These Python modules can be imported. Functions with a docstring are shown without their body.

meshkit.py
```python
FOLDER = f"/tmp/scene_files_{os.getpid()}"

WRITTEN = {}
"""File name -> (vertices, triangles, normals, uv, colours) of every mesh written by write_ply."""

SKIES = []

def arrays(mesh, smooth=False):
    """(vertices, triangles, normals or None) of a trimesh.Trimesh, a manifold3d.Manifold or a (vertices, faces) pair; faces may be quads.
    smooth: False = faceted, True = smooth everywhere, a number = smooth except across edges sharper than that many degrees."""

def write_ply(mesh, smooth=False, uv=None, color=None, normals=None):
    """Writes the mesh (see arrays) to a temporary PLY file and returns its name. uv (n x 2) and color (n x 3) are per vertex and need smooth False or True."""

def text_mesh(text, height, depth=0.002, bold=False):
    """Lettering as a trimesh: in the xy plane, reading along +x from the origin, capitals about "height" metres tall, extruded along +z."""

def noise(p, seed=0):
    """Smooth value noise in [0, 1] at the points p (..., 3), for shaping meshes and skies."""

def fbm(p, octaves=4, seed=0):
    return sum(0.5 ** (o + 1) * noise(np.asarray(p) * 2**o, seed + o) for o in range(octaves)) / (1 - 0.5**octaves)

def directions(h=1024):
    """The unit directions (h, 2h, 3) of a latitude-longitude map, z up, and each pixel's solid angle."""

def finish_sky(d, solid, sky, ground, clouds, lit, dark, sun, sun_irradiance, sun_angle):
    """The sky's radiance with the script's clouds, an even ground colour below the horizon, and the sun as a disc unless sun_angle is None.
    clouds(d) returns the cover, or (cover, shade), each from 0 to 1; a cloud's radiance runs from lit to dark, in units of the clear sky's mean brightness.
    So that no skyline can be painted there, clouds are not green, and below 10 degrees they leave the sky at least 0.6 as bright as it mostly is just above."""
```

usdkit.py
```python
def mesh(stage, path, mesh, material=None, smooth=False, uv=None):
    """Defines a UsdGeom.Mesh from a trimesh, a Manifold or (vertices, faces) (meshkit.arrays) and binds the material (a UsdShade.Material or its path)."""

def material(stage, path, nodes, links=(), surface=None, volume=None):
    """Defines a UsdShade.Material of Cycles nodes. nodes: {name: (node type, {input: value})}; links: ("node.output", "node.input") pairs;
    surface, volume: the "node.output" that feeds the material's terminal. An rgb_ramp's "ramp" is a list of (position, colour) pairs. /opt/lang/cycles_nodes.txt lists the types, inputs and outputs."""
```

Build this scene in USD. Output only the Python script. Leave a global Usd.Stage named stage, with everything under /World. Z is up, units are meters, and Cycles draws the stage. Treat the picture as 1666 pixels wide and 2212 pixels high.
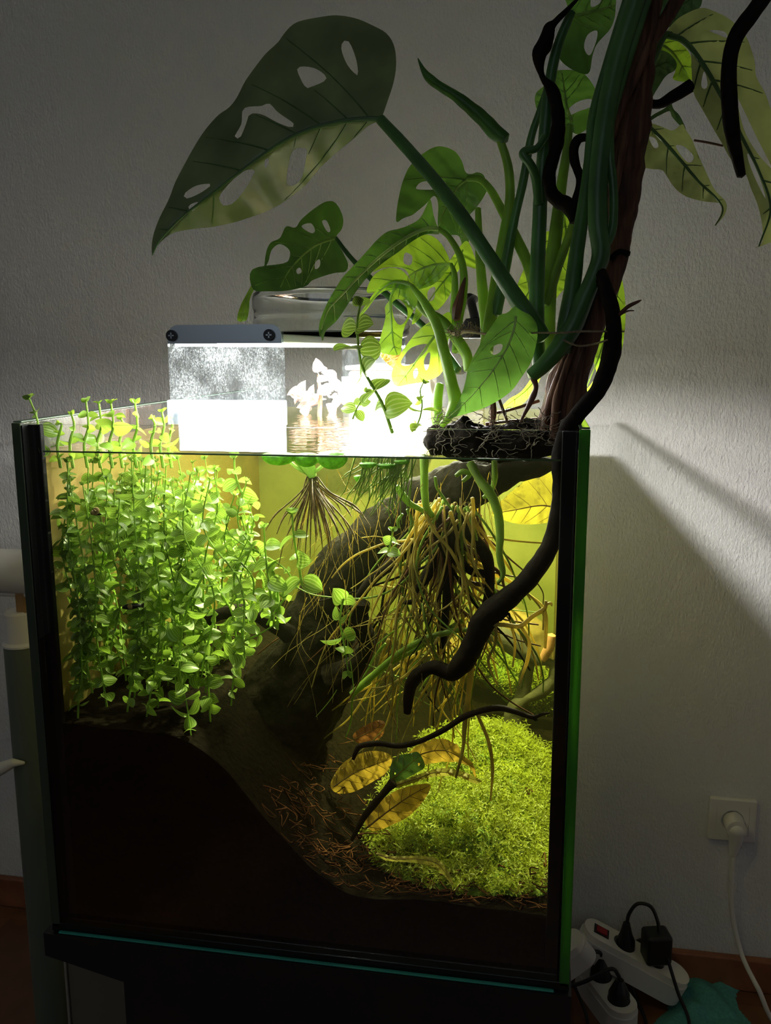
import math, random, numpy as np, trimesh, usdkit, meshkit
from pxr import Usd, UsdGeom, UsdLux, UsdShade, Gf, Sdf, Vt
from scipy.spatial import Delaunay, cKDTree
from shapely.geometry import Polygon, LineString, Point
import shapely
import manifold3d as m3

stage = Usd.Stage.CreateInMemory()
UsdGeom.SetStageUpAxis(stage, 'Z'); UsdGeom.SetStageMetersPerUnit(stage, 1.0)
UsdGeom.Xform.Define(stage, '/World')
UsdGeom.Scope.Define(stage, '/World/Looks')
RIM = 1.11                       # height of the tank's rim over the floor
WALL = 0.90                      # back wall
W, L, H = 0.45, 0.60, 0.45       # tank: width, length (away from the camera), height
WATER = -0.0235                  # water level below the rim
G = 0.008                        # glass thickness

# ---------------------------------------------------------------- camera, light, exposure
CAM = np.array([0.41525, -0.63596, 0.05611 + RIM]); YAW, PITCH, ROLL, F = -0.17562, 0.18292, -0.00388, 1894.65
FW = np.array([math.sin(YAW)*math.cos(PITCH), math.cos(YAW)*math.cos(PITCH), -math.sin(PITCH)])
_r = np.array([math.cos(YAW), -math.sin(YAW), 0]); _u = np.cross(_r, FW)
RT = _r*math.cos(ROLL) + _u*math.sin(ROLL); UP = -_r*math.sin(ROLL) + _u*math.cos(ROLL)
cam = UsdGeom.Camera.Define(stage, '/World/camera')
cam.CreateHorizontalApertureAttr(36.0); cam.CreateVerticalApertureAttr(36.0*2212/1666)
cam.CreateFocalLengthAttr(F/1666*36.0); cam.CreateClippingRangeAttr((0.02, 100.0))
cam.CreateExposureAttr(0.0)
UsdGeom.Xformable(cam).AddTransformOp().Set(Gf.Matrix4d(*RT, 0, *UP, 0, *(-FW), 0, *CAM, 1))
dome = UsdLux.DomeLight.Define(stage, '/World/unseen_glow')           # dim bluish light from out of view, entering by the unseen window
dome.CreateColorAttr(Gf.Vec3f(0.80, 0.92, 1.05)); dome.CreateIntensityAttr(0.27)
LAMP_POWER, CLIP_POWER = 58.0, 11000.0                                # radiance of the two aquarium lamps

def at(px, py, Y):
    """The point on the plane Y that the photograph shows at a pixel."""
    px, py, Y = np.asarray(px, float), np.asarray(py, float), np.asarray(Y, float)
    d = FW + ((px - 833)/F)[..., None]*RT - ((py - 1106)/F)[..., None]*UP
    return CAM + d*((Y - CAM[1])/d[..., 1])[..., None]
def atz(px, py, z):
    """The point at height z that the photograph shows at a pixel."""
    d = FW + (px - 833)/F*RT - (py - 1106)/F*UP
    return CAM + d*((z - CAM[2])/d[2])
def mpp(Y): return (Y - CAM[1])/F                                    # metres per pixel there, about

# ---------------------------------------------------------------- naming
used = {}
def numbered(path):
    n = used.get(path, 0); used[path] = n + 1
    return path if n == 0 else f'{path}_{n:03d}'
def data(p, label=None, cat=None, group=None, kind=None):
    for k, v in (('label', label), ('category', cat), ('group', group), ('kind', kind)):
        if v: p.SetCustomDataByKey(k, v)
    return p
def thing(name, label, cat, loc=(0, 0, 0), group=None, kind=None, rotz=0):
    x = UsdGeom.Xform.Define(stage, numbered('/World/' + name)); x.AddTranslateOp().Set(Gf.Vec3d(*map(float, loc)))
    if rotz: x.AddRotateZOp().Set(float(rotz))
    p = data(x.GetPrim(), label, cat, group, kind); p.SetCustomDataByKey
    ORIGIN[str(p.GetPath())] = np.array(loc, float)
    return p
ORIGIN = {}
def top_of(p):
    q = str(p.GetPath()).split('/')
    return ORIGIN.get('/World/' + q[2], np.zeros(3))
def obj(name, mesh, mat, parent=None, smooth=40, label=None, **k):
    """One Mesh prim under parent (its vertices are given in world space) or at top level."""
    path = numbered((str(parent.GetPath()) if parent else '/World') + '/' + name)
    if isinstance(mesh, (list,)): mesh = cat(*mesh)
    off = top_of(parent) if parent else np.zeros(3)
    v, f, n = meshkit.arrays(mesh, smooth)
    m = UsdGeom.Mesh.Define(stage, path)
    m.CreatePointsAttr(Vt.Vec3fArray.FromNumpy((v - off).astype(np.float32)))
    m.CreateFaceVertexCountsAttr(Vt.IntArray.FromNumpy(np.full(len(f), 3, np.int32)))
    m.CreateFaceVertexIndicesAttr(Vt.IntArray.FromNumpy(f.astype(np.int32).ravel()))
    m.CreateSubdivisionSchemeAttr('none')
    if n is not None:
        m.CreateNormalsAttr(Vt.Vec3fArray.FromNumpy(n.astype(np.float32))); m.SetNormalsInterpolation('vertex')
    UsdShade.MaterialBindingAPI.Apply(m.GetPrim()).Bind(mat)
    return data(m.GetPrim(), label, **{('cat' if a == 'cat' else a): b for a, b in k.items()})

# ---------------------------------------------------------------- shapes
def tm(m):
    if hasattr(m, 'to_mesh'):
        q = m.to_mesh(); return trimesh.Trimesh(q.vert_properties[:, :3], q.tri_verts, process=False)
    return m
def cat(*ms):
    return trimesh.util.concatenate([tm(m) for m in ms])
def box(x0, x1, y0, y1, z0, z1, r=0.0):
    """A box, its edges rounded with radius r."""
    if r <= 0:
        b = trimesh.creation.box([x1-x0, y1-y0, z1-z0]); b.apply_translation([(x0+x1)/2, (y0+y1)/2, (z0+z1)/2]); return b
    s = m3.Manifold.sphere(r, 12)
    c = [s.translate([x, y, z]) for x in (x0+r, x1-r) for y in (y0+r, y1-r) for z in (z0+r, z1-r)]
    return tm(m3.Manifold.batch_hull(c))
def spline(P, n=6):
    """Catmull-Rom through the rows of P."""
    P = np.asarray(P, float)
    if len(P) < 3: return np.array([P[0] + (P[-1]-P[0])*t for t in np.linspace(0, 1, n+1)])
    Q = np.vstack([2*P[0]-P[1], P, 2*P[-1]-P[-2]]); out = []
    for i in range(1, len(Q)-2):
        t = np.linspace(0, 1, n, endpoint=False)[:, None]
        a, b, c, d = Q[i-1], Q[i], Q[i+1], Q[i+2]
        out.append(0.5*((2*b) + (c-a)*t + (2*a-5*b+4*c-d)*t*t + (3*b-a-3*c+d)*t**3))
    return np.vstack(out + [P[-1:]])
def tube3(P, R, sides=8, cap=True):
    """A tube along world points P with radii R, closed at both ends."""
    P = np.asarray(P, float); R = np.broadcast_to(np.asarray(R, float), (len(P),))
    T = np.gradient(P, axis=0); T /= np.linalg.norm(T, axis=1, keepdims=True) + 1e-12
    N = np.zeros_like(T); ref = np.array([0.3, 0.8, 0.52]); 
    n = np.cross(T[0], ref); n /= np.linalg.norm(n) + 1e-12
    for i in range(len(P)):
        n = n - T[i]*(n @ T[i]); n /= np.linalg.norm(n) + 1e-12; N[i] = n
    B = np.cross(T, N); a = np.arange(sides)*2*np.pi/sides
    V = P[:, None] + R[:, None, None]*(np.cos(a)[None, :, None]*N[:, None] + np.sin(a)[None, :, None]*B[:, None])
    i, j = np.meshgrid(np.arange(len(P)-1), np.arange(sides), indexing='ij'); k = (j+1) % sides
    q = np.stack([i*sides+j, i*sides+k, (i+1)*sides+k, (i+1)*sides+j], -1).reshape(-1, 4)
    f = np.vstack([q[:, [0, 1, 2]], q[:, [0, 2, 3]]]); V = V.reshape(-1, 3)
    if cap:
        m = len(V); V = np.vstack([V, P[0]-T[0]*R[0]*.5, P[-1]+T[-1]*R[-1]*.5]); j = np.arange(sides); k = (j+1) % sides; e = (len(P)-1)*sides
        f = np.vstack([f, np.stack([np.full(sides, m), k, j], 1), np.stack([np.full(sides, m+1), e+j, e+k], 1)])
    return trimesh.Trimesh(V, f, process=False)
def ptube(pts, sides=8, n=5, rough=0, seed=0, freq=60, seg=None):
    """A tube traced along (px, py, Y, radius in px) rows; rough adds uneven bark."""
    S = spline(pts, n); P = at(S[:, 0], S[:, 1], S[:, 2]); R = np.maximum(S[:, 3], .25)*mpp(S[:, 2])
    m = tube3(P, R, sides)
    if rough:
        v = np.array(m.vertices); ring = np.arange(len(v)-2)//sides; c = np.vstack([P[ring], P[[0, -1]]]); d = v - c
        k = meshkit.fbm(v*freq, 3, seed)*2 - 1
        m.vertices = v + d*(rough*k)[:, None]
    return m
def lathe(profile, c, n=40):
    """(radius, height) rows turned about the vertical through c."""
    m = trimesh.creation.revolve(np.array(profile, float), sections=n); m.apply_translation(c); return m
def blob(P, R, res=.006, rough=.0, freq=40, seed=1, sides=16):
    """Spheres hulled pairwise along a chain, refined and roughened: wood, bodies."""
    s = [m3.Manifold.sphere(float(r), sides).translate(list(map(float, p))) for p, r in zip(P, R)]
    a = [m3.Manifold.batch_hull([s[i], s[i+1]]) for i in range(len(s)-1)]
    m = m3.Manifold.batch_boolean(a, m3.OpType.Add) if len(a) > 1 else a[0]
    t = tm(m.refine_to_length(res)); trimesh.smoothing.filter_taubin(t, iterations=8)
    if rough:
        v = np.array(t.vertices); t.vertices = v + t.vertex_normals*((meshkit.fbm(v*freq, 4, seed)-.5)*2*rough)[:, None]
    return t

# ---------------------------------------------------------------- materials
def mat(name, nodes, links=(), surface='p.BSDF', volume=None):
    return usdkit.material(stage, '/World/Looks/' + name, nodes, links, surface, volume)
def plain(name, col, rough=.5, metal=0, spec=.5, bump=None, vary=0, scale=40, **k):
    n = {'p': ('principled_bsdf', {'base_color': col, 'roughness': rough, 'metallic': metal, 'specular_ior_level': spec, **k})}; l = []
    if vary or bump:
        n['g'] = ('geometry', {}); n['t'] = ('noise_texture', {'scale': scale, 'detail': 4.0}); l += [('g.position', 't.vector')]
    if vary:
        c = np.array(col)
        n['r'] = ('rgb_ramp', {'ramp': [(.3, tuple(c*(1-vary))), (.7, tuple(np.minimum(c*(1+vary), 1)))]}); l += [('t.fac', 'r.fac'), ('r.color', 'p.base_color')]
    if bump:
        n['b'] = ('bump', {'strength': 1.0, 'distance': bump}); l += [('t.fac', 'b.height'), ('b.normal', 'p.normal')]
    return mat(name, n, l)
def clear(name, tint, ior=1.5, rough=0.0, only_up=False, volume=None, gloss=(1, 1, 1)):
    """Glass or water whose straight-through light is not blocked: transparent and mirror mixed by an equal Fresnel on both faces."""
    n = {'g': ('geometry', {}), 'i': ('mix_float', {'a': ior, 'b': 1/ior, 'use_clamp': True}), 'f': ('fresnel', {}),
         't': ('transparent_bsdf', {'color': tint}), 'm': ('glossy_bsdf', {'color': gloss, 'roughness': rough}), 'x': ('mix_closure', {})}
    l = [('g.backfacing', 'i.fac'), ('i.result', 'f.IOR'), ('t.BSDF', 'x.closure1'), ('m.BSDF', 'x.closure2')]
    vol = None
    if only_up:
        n.update({'s': ('separate_xyz', {}), 'a': ('math', {'math_type': 'absolute'}), 'u': ('math', {'math_type': 'greater_than', 'value2': .5}), 'k': ('math', {'math_type': 'multiply'}),
                  'w': ('noise_texture', {'scale': 55.0, 'detail': 2.0}), 'b': ('bump', {'strength': 1.0, 'distance': only_up})})
        l += [('g.true_normal', 's.vector'), ('s.z', 'a.value1'), ('a.value', 'u.value1'), ('u.value', 'k.value1'), ('f.fac', 'k.value2'), ('k.value', 'x.fac'),
              ('g.position', 'w.vector'), ('w.fac', 'b.height'), ('b.normal', 'm.normal')]
    else:
        l += [('f.fac', 'x.fac')]
    if volume:
        n['v'] = ('volume_coefficients', volume); vol = 'v.volume'
    return mat(name, n, l, 'x.closure', vol)
M = {}
M['wall'] = mat('wallpaper', {'g': ('geometry', {}), 'mp': ('mapping', {'scale': (230, 230, 120)}), 't': ('noise_texture', {'scale': 1.0, 'detail': 3.0, 'roughness': .6}),
    'm2': ('mapping', {'scale': (45, 45, 30)}), 't2': ('noise_texture', {'scale': 1.0, 'detail': 2.0}), 'ad': ('math', {'math_type': 'add'}),
    'b': ('bump', {'strength': 1.0, 'distance': .0030}), 'p': ('principled_bsdf', {'base_color': (.72, .715, .71), 'roughness': .85, 'specular_ior_level': .2})},
    [('g.position', 'mp.vector'), ('mp.vector', 't.vector'), ('g.position', 'm2.vector'), ('m2.vector', 't2.vector'), ('t.fac', 'ad.value1'), ('t2.fac', 'ad.value2'), ('ad.value', 'b.height'), ('b.normal', 'p.normal')])
M['base_wood'] = plain('baseboard_wood', (.28, .10, .045), .45, vary=.25, scale=25)
M['floor_wood'] = plain('floor_wood', (.19, .08, .034), .4, vary=.2, scale=18)
M['glass'] = clear('pane_glass', (.975, .99, .98), 1.5)
def edge_glass(name, c, t, f):
    return mat(name, {'d': ('principled_bsdf', {'base_color': c, 'roughness': .2}), 't': ('translucent_bsdf', {'color': t}), 'x': ('mix_closure', {'fac': f})}, [('d.BSDF', 'x.closure1'), ('t.BSDF', 'x.closure2')], 'x.closure')
M['edge'] = edge_glass('green_cut_edge', (.07, .26, .07), (.24, .52, .12), .7)  # glow of light guided along the glass put into the green
M['edge_dim'] = edge_glass('dim_cut_edge', (.10, .13, .09), (.14, .18, .10), .5)  # same glass on the left, its dimmer light put into the colour
M['top_edge'] = edge_glass('shadow_top_edge', (.16, .22, .17), (.2, .3, .2), .4)  # opaque enough to throw the thin shadow line on the wall
M['bottom'] = edge_glass('dark_bottom_glass', (.006, .014, .011), (.01, .03, .02), .3)
M['silicone'] = plain('black_silicone', (.004, .004, .0045), .6, spec=.12)
M['film'] = mat('added_film', {'g': ('geometry', {}), 't': ('noise_texture', {'scale': 14.0, 'detail': 5.0}), 'r': ('rgb_ramp', {'ramp': [(.35, (.44, .33, .13)), (.65, (.34, .29, .11))]}),
    'd': ('diffuse_bsdf', {}), 'l': ('translucent_bsdf', {}), 'x': ('mix_closure', {'fac': .5}), 'c': ('transparent_bsdf', {'color': (.9, .85, .5)}), 'y': ('mix_closure', {'fac': .22})},
    [('g.position', 't.vector'), ('t.fac', 'r.fac'), ('r.color', 'd.color'), ('r.color', 'l.color'), ('d.BSDF', 'x.closure1'), ('l.BSDF', 'x.closure2'), ('x.closure', 'y.closure1'), ('c.BSDF', 'y.closure2')], 'y.closure')  # film added on the side panes to hold back lamp light
M['film_back'] = mat('added_film_back', {'g': ('geometry', {}), 't': ('noise_texture', {'scale': 22.0, 'detail': 5.0}), 'r': ('rgb_ramp', {'ramp': [(.35, (.62, .60, .36)), (.65, (.48, .50, .26))]}),
    'd': ('diffuse_bsdf', {}), 'l': ('translucent_bsdf', {}), 'x': ('mix_closure', {'fac': .5}), 'c': ('transparent_bsdf', {'color': (.9, .85, .5)}), 'y': ('mix_closure', {'fac': .22})},
    [('g.position', 't.vector'), ('t.fac', 'r.fac'), ('r.color', 'd.color'), ('r.color', 'l.color'), ('d.BSDF', 'x.closure1'), ('l.BSDF', 'x.closure2'), ('x.closure', 'y.closure1'), ('c.BSDF', 'y.closure2')], 'y.closure')  # paler added film, lit haze of the water put into its colour
M['algae_line'] = plain('algae_line', (.03, .07, .015), .6)
M['water'] = clear('tank_water', (1, 1, 1), 1.33, only_up=.0009, volume={'scatter_coeffs': (.045, .048, .022), 'absorption_coeffs': (1.3, 1.15, 3.2), 'anisotropy': .35})
M['led'] = mat('led_diffuser', {'e': ('emission', {'color': (1.0, .965, .90), 'strength': LAMP_POWER})}, (), 'e.emission')
M['bulb'] = mat('clip_lamp_led', {'e': ('emission', {'color': (1, .955, .92), 'strength': CLIP_POWER})}, (), 'e.emission')
M['alu'] = plain('brushed_aluminium', (.50, .54, .57), .35, 1.0)
M['black'] = plain('black_plastic', (.012, .012, .013), .4)
def stained(name, lo, hi, most):
    """Clear acrylic under dried lime: a whitish scatter in specks and runs."""
    return mat(name, {'g': ('geometry', {}), 'mp': ('mapping', {'scale': (900, 900, 700)}), 't': ('noise_texture', {'scale': 1.0, 'detail': 5.0, 'roughness': .75, 'distortion': 1.2}), 'c': ('map_range', {'from_min': lo, 'from_max': hi, 'to_min': most*.06, 'to_max': most, 'clamp': True}),
        'm2': ('mapping', {'scale': (60, 60, 40)}), 't2': ('noise_texture', {'scale': 1.0, 'detail': 2.0}), 'c2': ('map_range', {'from_min': .35, 'from_max': .6, 'to_min': .15, 'to_max': 1.0, 'clamp': True}), 'k': ('math', {'math_type': 'multiply'}),
        'd': ('diffuse_bsdf', {'color': (.80, .87, .92)}), 'l': ('translucent_bsdf', {'color': (.80, .87, .92)}), 'x': ('mix_closure', {'fac': .6}),
        'w': ('transparent_bsdf', {'color': (.95, .98, 1.0)}), 'q': ('glossy_bsdf', {'color': (1, 1, 1), 'roughness': .03}), 'z': ('mix_closure', {'fac': .05}), 'y': ('mix_closure', {})},
        [('g.position', 'mp.vector'), ('mp.vector', 't.vector'), ('t.fac', 'c.value'), ('g.position', 'm2.vector'), ('m2.vector', 't2.vector'), ('t2.fac', 'c2.value'), ('c.result', 'k.value1'), ('c2.result', 'k.value2'),
         ('d.BSDF', 'x.closure1'), ('l.BSDF', 'x.closure2'), ('w.BSDF', 'z.closure1'), ('q.BSDF', 'z.closure2'), ('z.closure', 'y.closure1'), ('x.closure', 'y.closure2'), ('k.value', 'y.fac')], 'y.closure')
M['acrylic'] = stained('stained_acrylic', .50, .62, .20)
M['frost'] = stained('frosted_acrylic', .1, .4, .75)
M['glassware'] = mat('clear_glassware', {'p': ('glass_bsdf', {'color': (.97, .98, .97), 'roughness': .0, 'IOR': 1.47})}, (), 'p.BSDF')
M['white'] = plain('white_plastic', (.72, .70, .66), .4)
M['cabinet'] = plain('black_board', (.010, .010, .011), .5)
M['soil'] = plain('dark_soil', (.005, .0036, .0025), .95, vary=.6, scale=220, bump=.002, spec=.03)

# ---------------------------------------------------------------- the room
obj('wall_back', box(-1.72, 2.32, WALL, WALL+.12, 0, 2.42), M['wall'], kind='structure', smooth=False)
M['room'] = plain('unseen_pale_wall', (.78, .78, .78), .9, spec=.1)  # walls and overhead out of view, kept pale to bounce lamp light
M['unseen_room_dark'] = plain('unseen_dark_wall', (.16, .15, .14), .9, spec=.1)  # wall out of view behind the camera, darkened to weaken glass reflections
obj('unseen_wall_left', box(-1.72, -1.6, -2.6, WALL, 0, 2.42), M['room'], kind='structure', smooth=False)
obj('unseen_wall_right', box(2.2, 2.32, -2.6, WALL, 0, 2.42), M['room'], kind='structure', smooth=False)
obj('unseen_wall_front', [box(-1.72, -.9, -2.72, -2.6, 0, 2.42), box(.9, 2.32, -2.72, -2.6, 0, 2.42), box(-.9, .9, -2.72, -2.6, 0, 1.25), box(-.9, .9, -2.72, -2.6, 2.25, 2.42)], M['unseen_room_dark'], kind='structure', smooth=False)  # out of view, closes the room behind the camera around the opening
obj('unseen_window_1', [box(-.9, -.84, -2.7, -2.63, 1.25, 2.25), box(.84, .9, -2.7, -2.63, 1.25, 2.25), box(-.84, .84, -2.7, -2.63, 1.25, 1.31), box(-.84, .84, -2.7, -2.63, 2.19, 2.25), box(-.03, .03, -2.7, -2.63, 1.31, 2.19)], M['white'], kind='structure', smooth=False)  # unseen, placed behind the camera to let in the dim general light
obj('unseen_ceiling', box(-1.72, 2.32, -2.72, WALL+.12, 2.42, 2.5), M['room'], kind='structure', smooth=False)
obj('floor', box(-1.72, 2.32, -2.6, WALL, -.05, 0), M['floor_wood'], kind='structure', smooth=False)

# ---------------------------------------------------------------- the aquarium
tank = thing('aquarium', 'rimless glass aquarium with black silicone corners, overgrown with plants, on the black stand', 'aquarium', (W/2, L/2, RIM-H))
Z0 = RIM - H
obj('glass_pane', box(G+.0013, W-G-.0013, 0, G, Z0+G, RIM-.001, .0008), M['glass'], tank, label='pane facing the camera')
for x0, x1 in ((G+.0001, G+.0012), (W-G-.0012, W-G-.0001)): obj('silicone_bead', box(x0, x1, .0006, G+.0004, Z0+G, RIM-.002), M['silicone'], tank)
obj('glass_pane', box(G, W-G, L-G, L, Z0+G, RIM-.001, .0012), M['glass'], tank)
for s, (x0, x1) in enumerate(((0, G), (W-G, W))):
    obj('glass_pane', box(x0, x1, .0022, L, Z0+G, RIM, .001), M['glass'], tank)
    obj('top_edge', box(x0+.0003, x1-.0003, .0025, L-.0005, RIM+.0001, RIM+.0014, .0005), M['top_edge'], tank, label='upper edge strip of the glass, placed to cast a thin shadow')
    obj('pane_edge', box(x0, x1, 0, .002, Z0+.004, RIM, .0009), M[('edge_dim', 'edge')[s]], tank, label='polished green edge of the glass')
obj('bottom_pane', box(0, W, 0, L, Z0, Z0+G, .001), M['bottom'], tank)
for x0, x1 in ((G, G+.012), (W-G-.0115, W-G)):
    obj('silicone_seam', box(x0+.0002, x1, G+.0002, G+.006, Z0+G, RIM-.002, .001), M['silicone'], tank)
IN = (G+.0006, W-G-.0006, G+.0006, L-G-.0006)
film = []
for x in (G+.0004, W-G-.0004): film.append(box(x-.0002, x+.0002, .016, L-G, Z0+G+.002, RIM+WATER-.001))
film_n = len(film); film.append(box(G, W-G, L-G-.0006, L-G-.0002, Z0+G+.002, RIM+WATER-.001))
for k_, f_ in enumerate(film): obj('added_film', f_, M['film_back' if k_ == film_n else 'film'], tank, smooth=False, label='yellow-green film added inside the glass to stop and spread lamp light')
obj('algae_line', [box(G+.013, W-G-.012, G+.0002, G+.0006, RIM+WATER-.0004, RIM+WATER+.0009)], M['algae_line'], tank, smooth=False, label='dark green line along the water level')
obj('water', box(IN[0]+.0005, IN[1]-.0005, IN[2], IN[3]-.0005, Z0+G+.001, RIM+WATER), M['water'], smooth=False, label='murky yellow-green water filling the glass aquarium', cat='water')
def soil_z(x, y):
    x, y = np.asarray(x, float), np.asarray(y, float)
    t = np.clip((.28-x)/.17, 0, 1); t = t*t*(3-2*t)
    return RIM - .392 + .135*t*np.clip(1.3-y*1.2, .3, 1) + .012*(meshkit.fbm(np.stack([x*18, y*18, 0*x], -1), 3, 5)-.5)  # left bank added where the plants only leave shade
gx, gy = np.meshgrid(np.linspace(IN[0]+.0008, IN[1]-.0008, 90), np.linspace(IN[2]+.0006, IN[3]-.001, 110), indexing='ij')
gz = soil_z(gx, gy); nx_, ny_ = gx.shape
def slab(gx, gy, gz, zb):
    a, b = gx.shape; V = np.vstack([np.stack([gx, gy, gz], -1).reshape(-1, 3), np.stack([gx, gy, 0*gz+zb], -1).reshape(-1, 3)]); n = a*b
    I = np.arange(n).reshape(a, b); F_ = []
    q = np.stack([I[:-1, :-1], I[1:, :-1], I[1:, 1:], I[:-1, 1:]], -1).reshape(-1, 4); F_ += [q, q[:, ::-1]+n]
    for e in (I[:, 0], I[::-1, -1], I[-1, :], I[0, ::-1]):
        F_.append(np.stack([e[:-1]+n, e[1:]+n, e[1:], e[:-1]], -1))
    q = np.vstack(F_); return trimesh.Trimesh(V, np.vstack([q[:, [0, 1, 2]], q[:, [0, 2, 3]]]), process=False)
obj('soil', slab(gx, gy, gz, Z0+G+.0005), M['soil'], smooth=50, label='dark soil bed on the aquarium bottom, with a bank added on the left where shade lies', cat='soil', kind='stuff')

# ---------------------------------------------------------------- the lamps
lamp = thing('aquarium_lamp', 'flat aluminium LED lamp standing on clear acrylic legs along the tank', 'lamp', (.18, L/2, RIM))
LX0, LX1 = .1352, .2255
zt = RIM + .068
obj('housing', box(LX0+.001, LX1-.001, .0055, L-.0055, zt-.0065, zt, .001), M['alu'], lamp)
obj('diffuser', box(LX0+.003, LX1-.003, .008, L-.008, zt-.0088, zt-.0066), M['led'], lamp, smooth=False, label='glowing white LED diffuser')
def plate(x0, x1, z0, z1, r, y0, y1):
    """An upright plate with its two upper corners rounded."""
    p = Polygon([(x0, z0), (x1, z0)] + [(x1-r+r*math.cos(t), z1-r+r*math.sin(t)) for t in np.linspace(0, math.pi/2, 8)] + [(x0+r-r*math.cos(t), z1-r+r*math.sin(t)) for t in np.linspace(math.pi/2, 0, 8)])
    m = trimesh.creation.extrude_polygon(p, y1-y0, engine='earcut')
    v = np.array(m.vertices); m.vertices = np.stack([v[:, 0], y0+v[:, 2], v[:, 1]], 1); m.invert(); return m
for y0, y1, out in ((.001, .005, -1), (L-.005, L-.001, 1)):
    obj('acrylic_leg', plate(LX0, LX1, RIM+.0005, RIM+.0752, .009, y0, y1), M['acrylic'], lamp, smooth=30, label='stained clear acrylic leg')
    ym = y0-.0012 if out < 0 else y1
    obj('mounting_plate', plate(LX0+.0006, LX1-.0006, RIM+.0612, RIM+.0750, .0085, ym, ym+.0011), M['alu'], lamp, smooth=30)
    for x in (LX0+.0045, LX1-.0095):
        t_ = trimesh.transformations.rotation_matrix(math.pi/2, [1, 0, 0]); t_[:3, 3] = [x, ym+.0005+out*.0015, RIM+.0672]
        sc = obj('screw', trimesh.creation.cylinder(.0042, .0025, sections=20, transform=t_), M['black'], lamp, label='black cross-head screw')
        w_ = ym+.0005+out*.0028
        obj('slot', [box(x-.0022, x+.0022, w_-.0002, w_+.0002, RIM+.0667, RIM+.0677), box(x-.0005, x+.0005, w_-.0002, w_+.0002, RIM+.065, RIM+.0694)], M['alu'], sc, smooth=False)
    yi = .0088 if out < 0 else L-.0128
    obj('clamp', [box(LX0-.0016, LX1+.0012, min(y0, y0+out*.0035), max(y1, y1+out*.0035), RIM+.0006, RIM+.019, .0008), box(LX0+.002, LX1-.002, yi, yi+.004, RIM-.021, RIM+.012, .0008)], M['frost'], lamp, label='frosted acrylic clamp gripping the glass rim')

cx, cy, cz = .345, .30, RIM + .071
clip = thing('clip_lamp', 'black gooseneck lamp glowing behind the leaves', 'lamp', (cx, cy, RIM))
obj('bulb', trimesh.creation.cylinder(.012, .002, sections=32, transform=trimesh.transformations.translation_matrix([cx, cy, cz])), M['bulb'], clip)
obj('lamp_head', lathe([(0, .0012), (.0125, .0012), (.016, -.004), (.0175, -.004), (.016, .006), (.010, .016), (0, .017)], (cx, cy, cz+.0006)), M['black'], clip)
g0 = at(1000, 655, .36)
neck = spline([(cx, cy, cz+.015), (cx-.006, cy+.02, cz+.034), tuple(g0+[.012, 0, .004]), tuple(g0), (g0[0]-.018, .40, RIM+.045), (g0[0]-.012, .47, RIM+.03), (cx-.02, .555, RIM+.04), (cx-.02, .59, RIM+.035), (cx-.02, .6045, RIM+.012)], 8)
obj('gooseneck', tube3(neck, .0048, 10), M['black'], clip)
obj('clip', [box(cx-.032, cx-.008, .6004, .608, RIM-.03, RIM+.014, .002), box(cx-.032, cx-.008, L-G-.006, L-G-.0012, RIM-.02, RIM+.008, .0015), box(cx-.032, cx-.008, L-G-.006, .606, RIM+.0006, RIM+.01, .002)], M['black'], clip)

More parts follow.
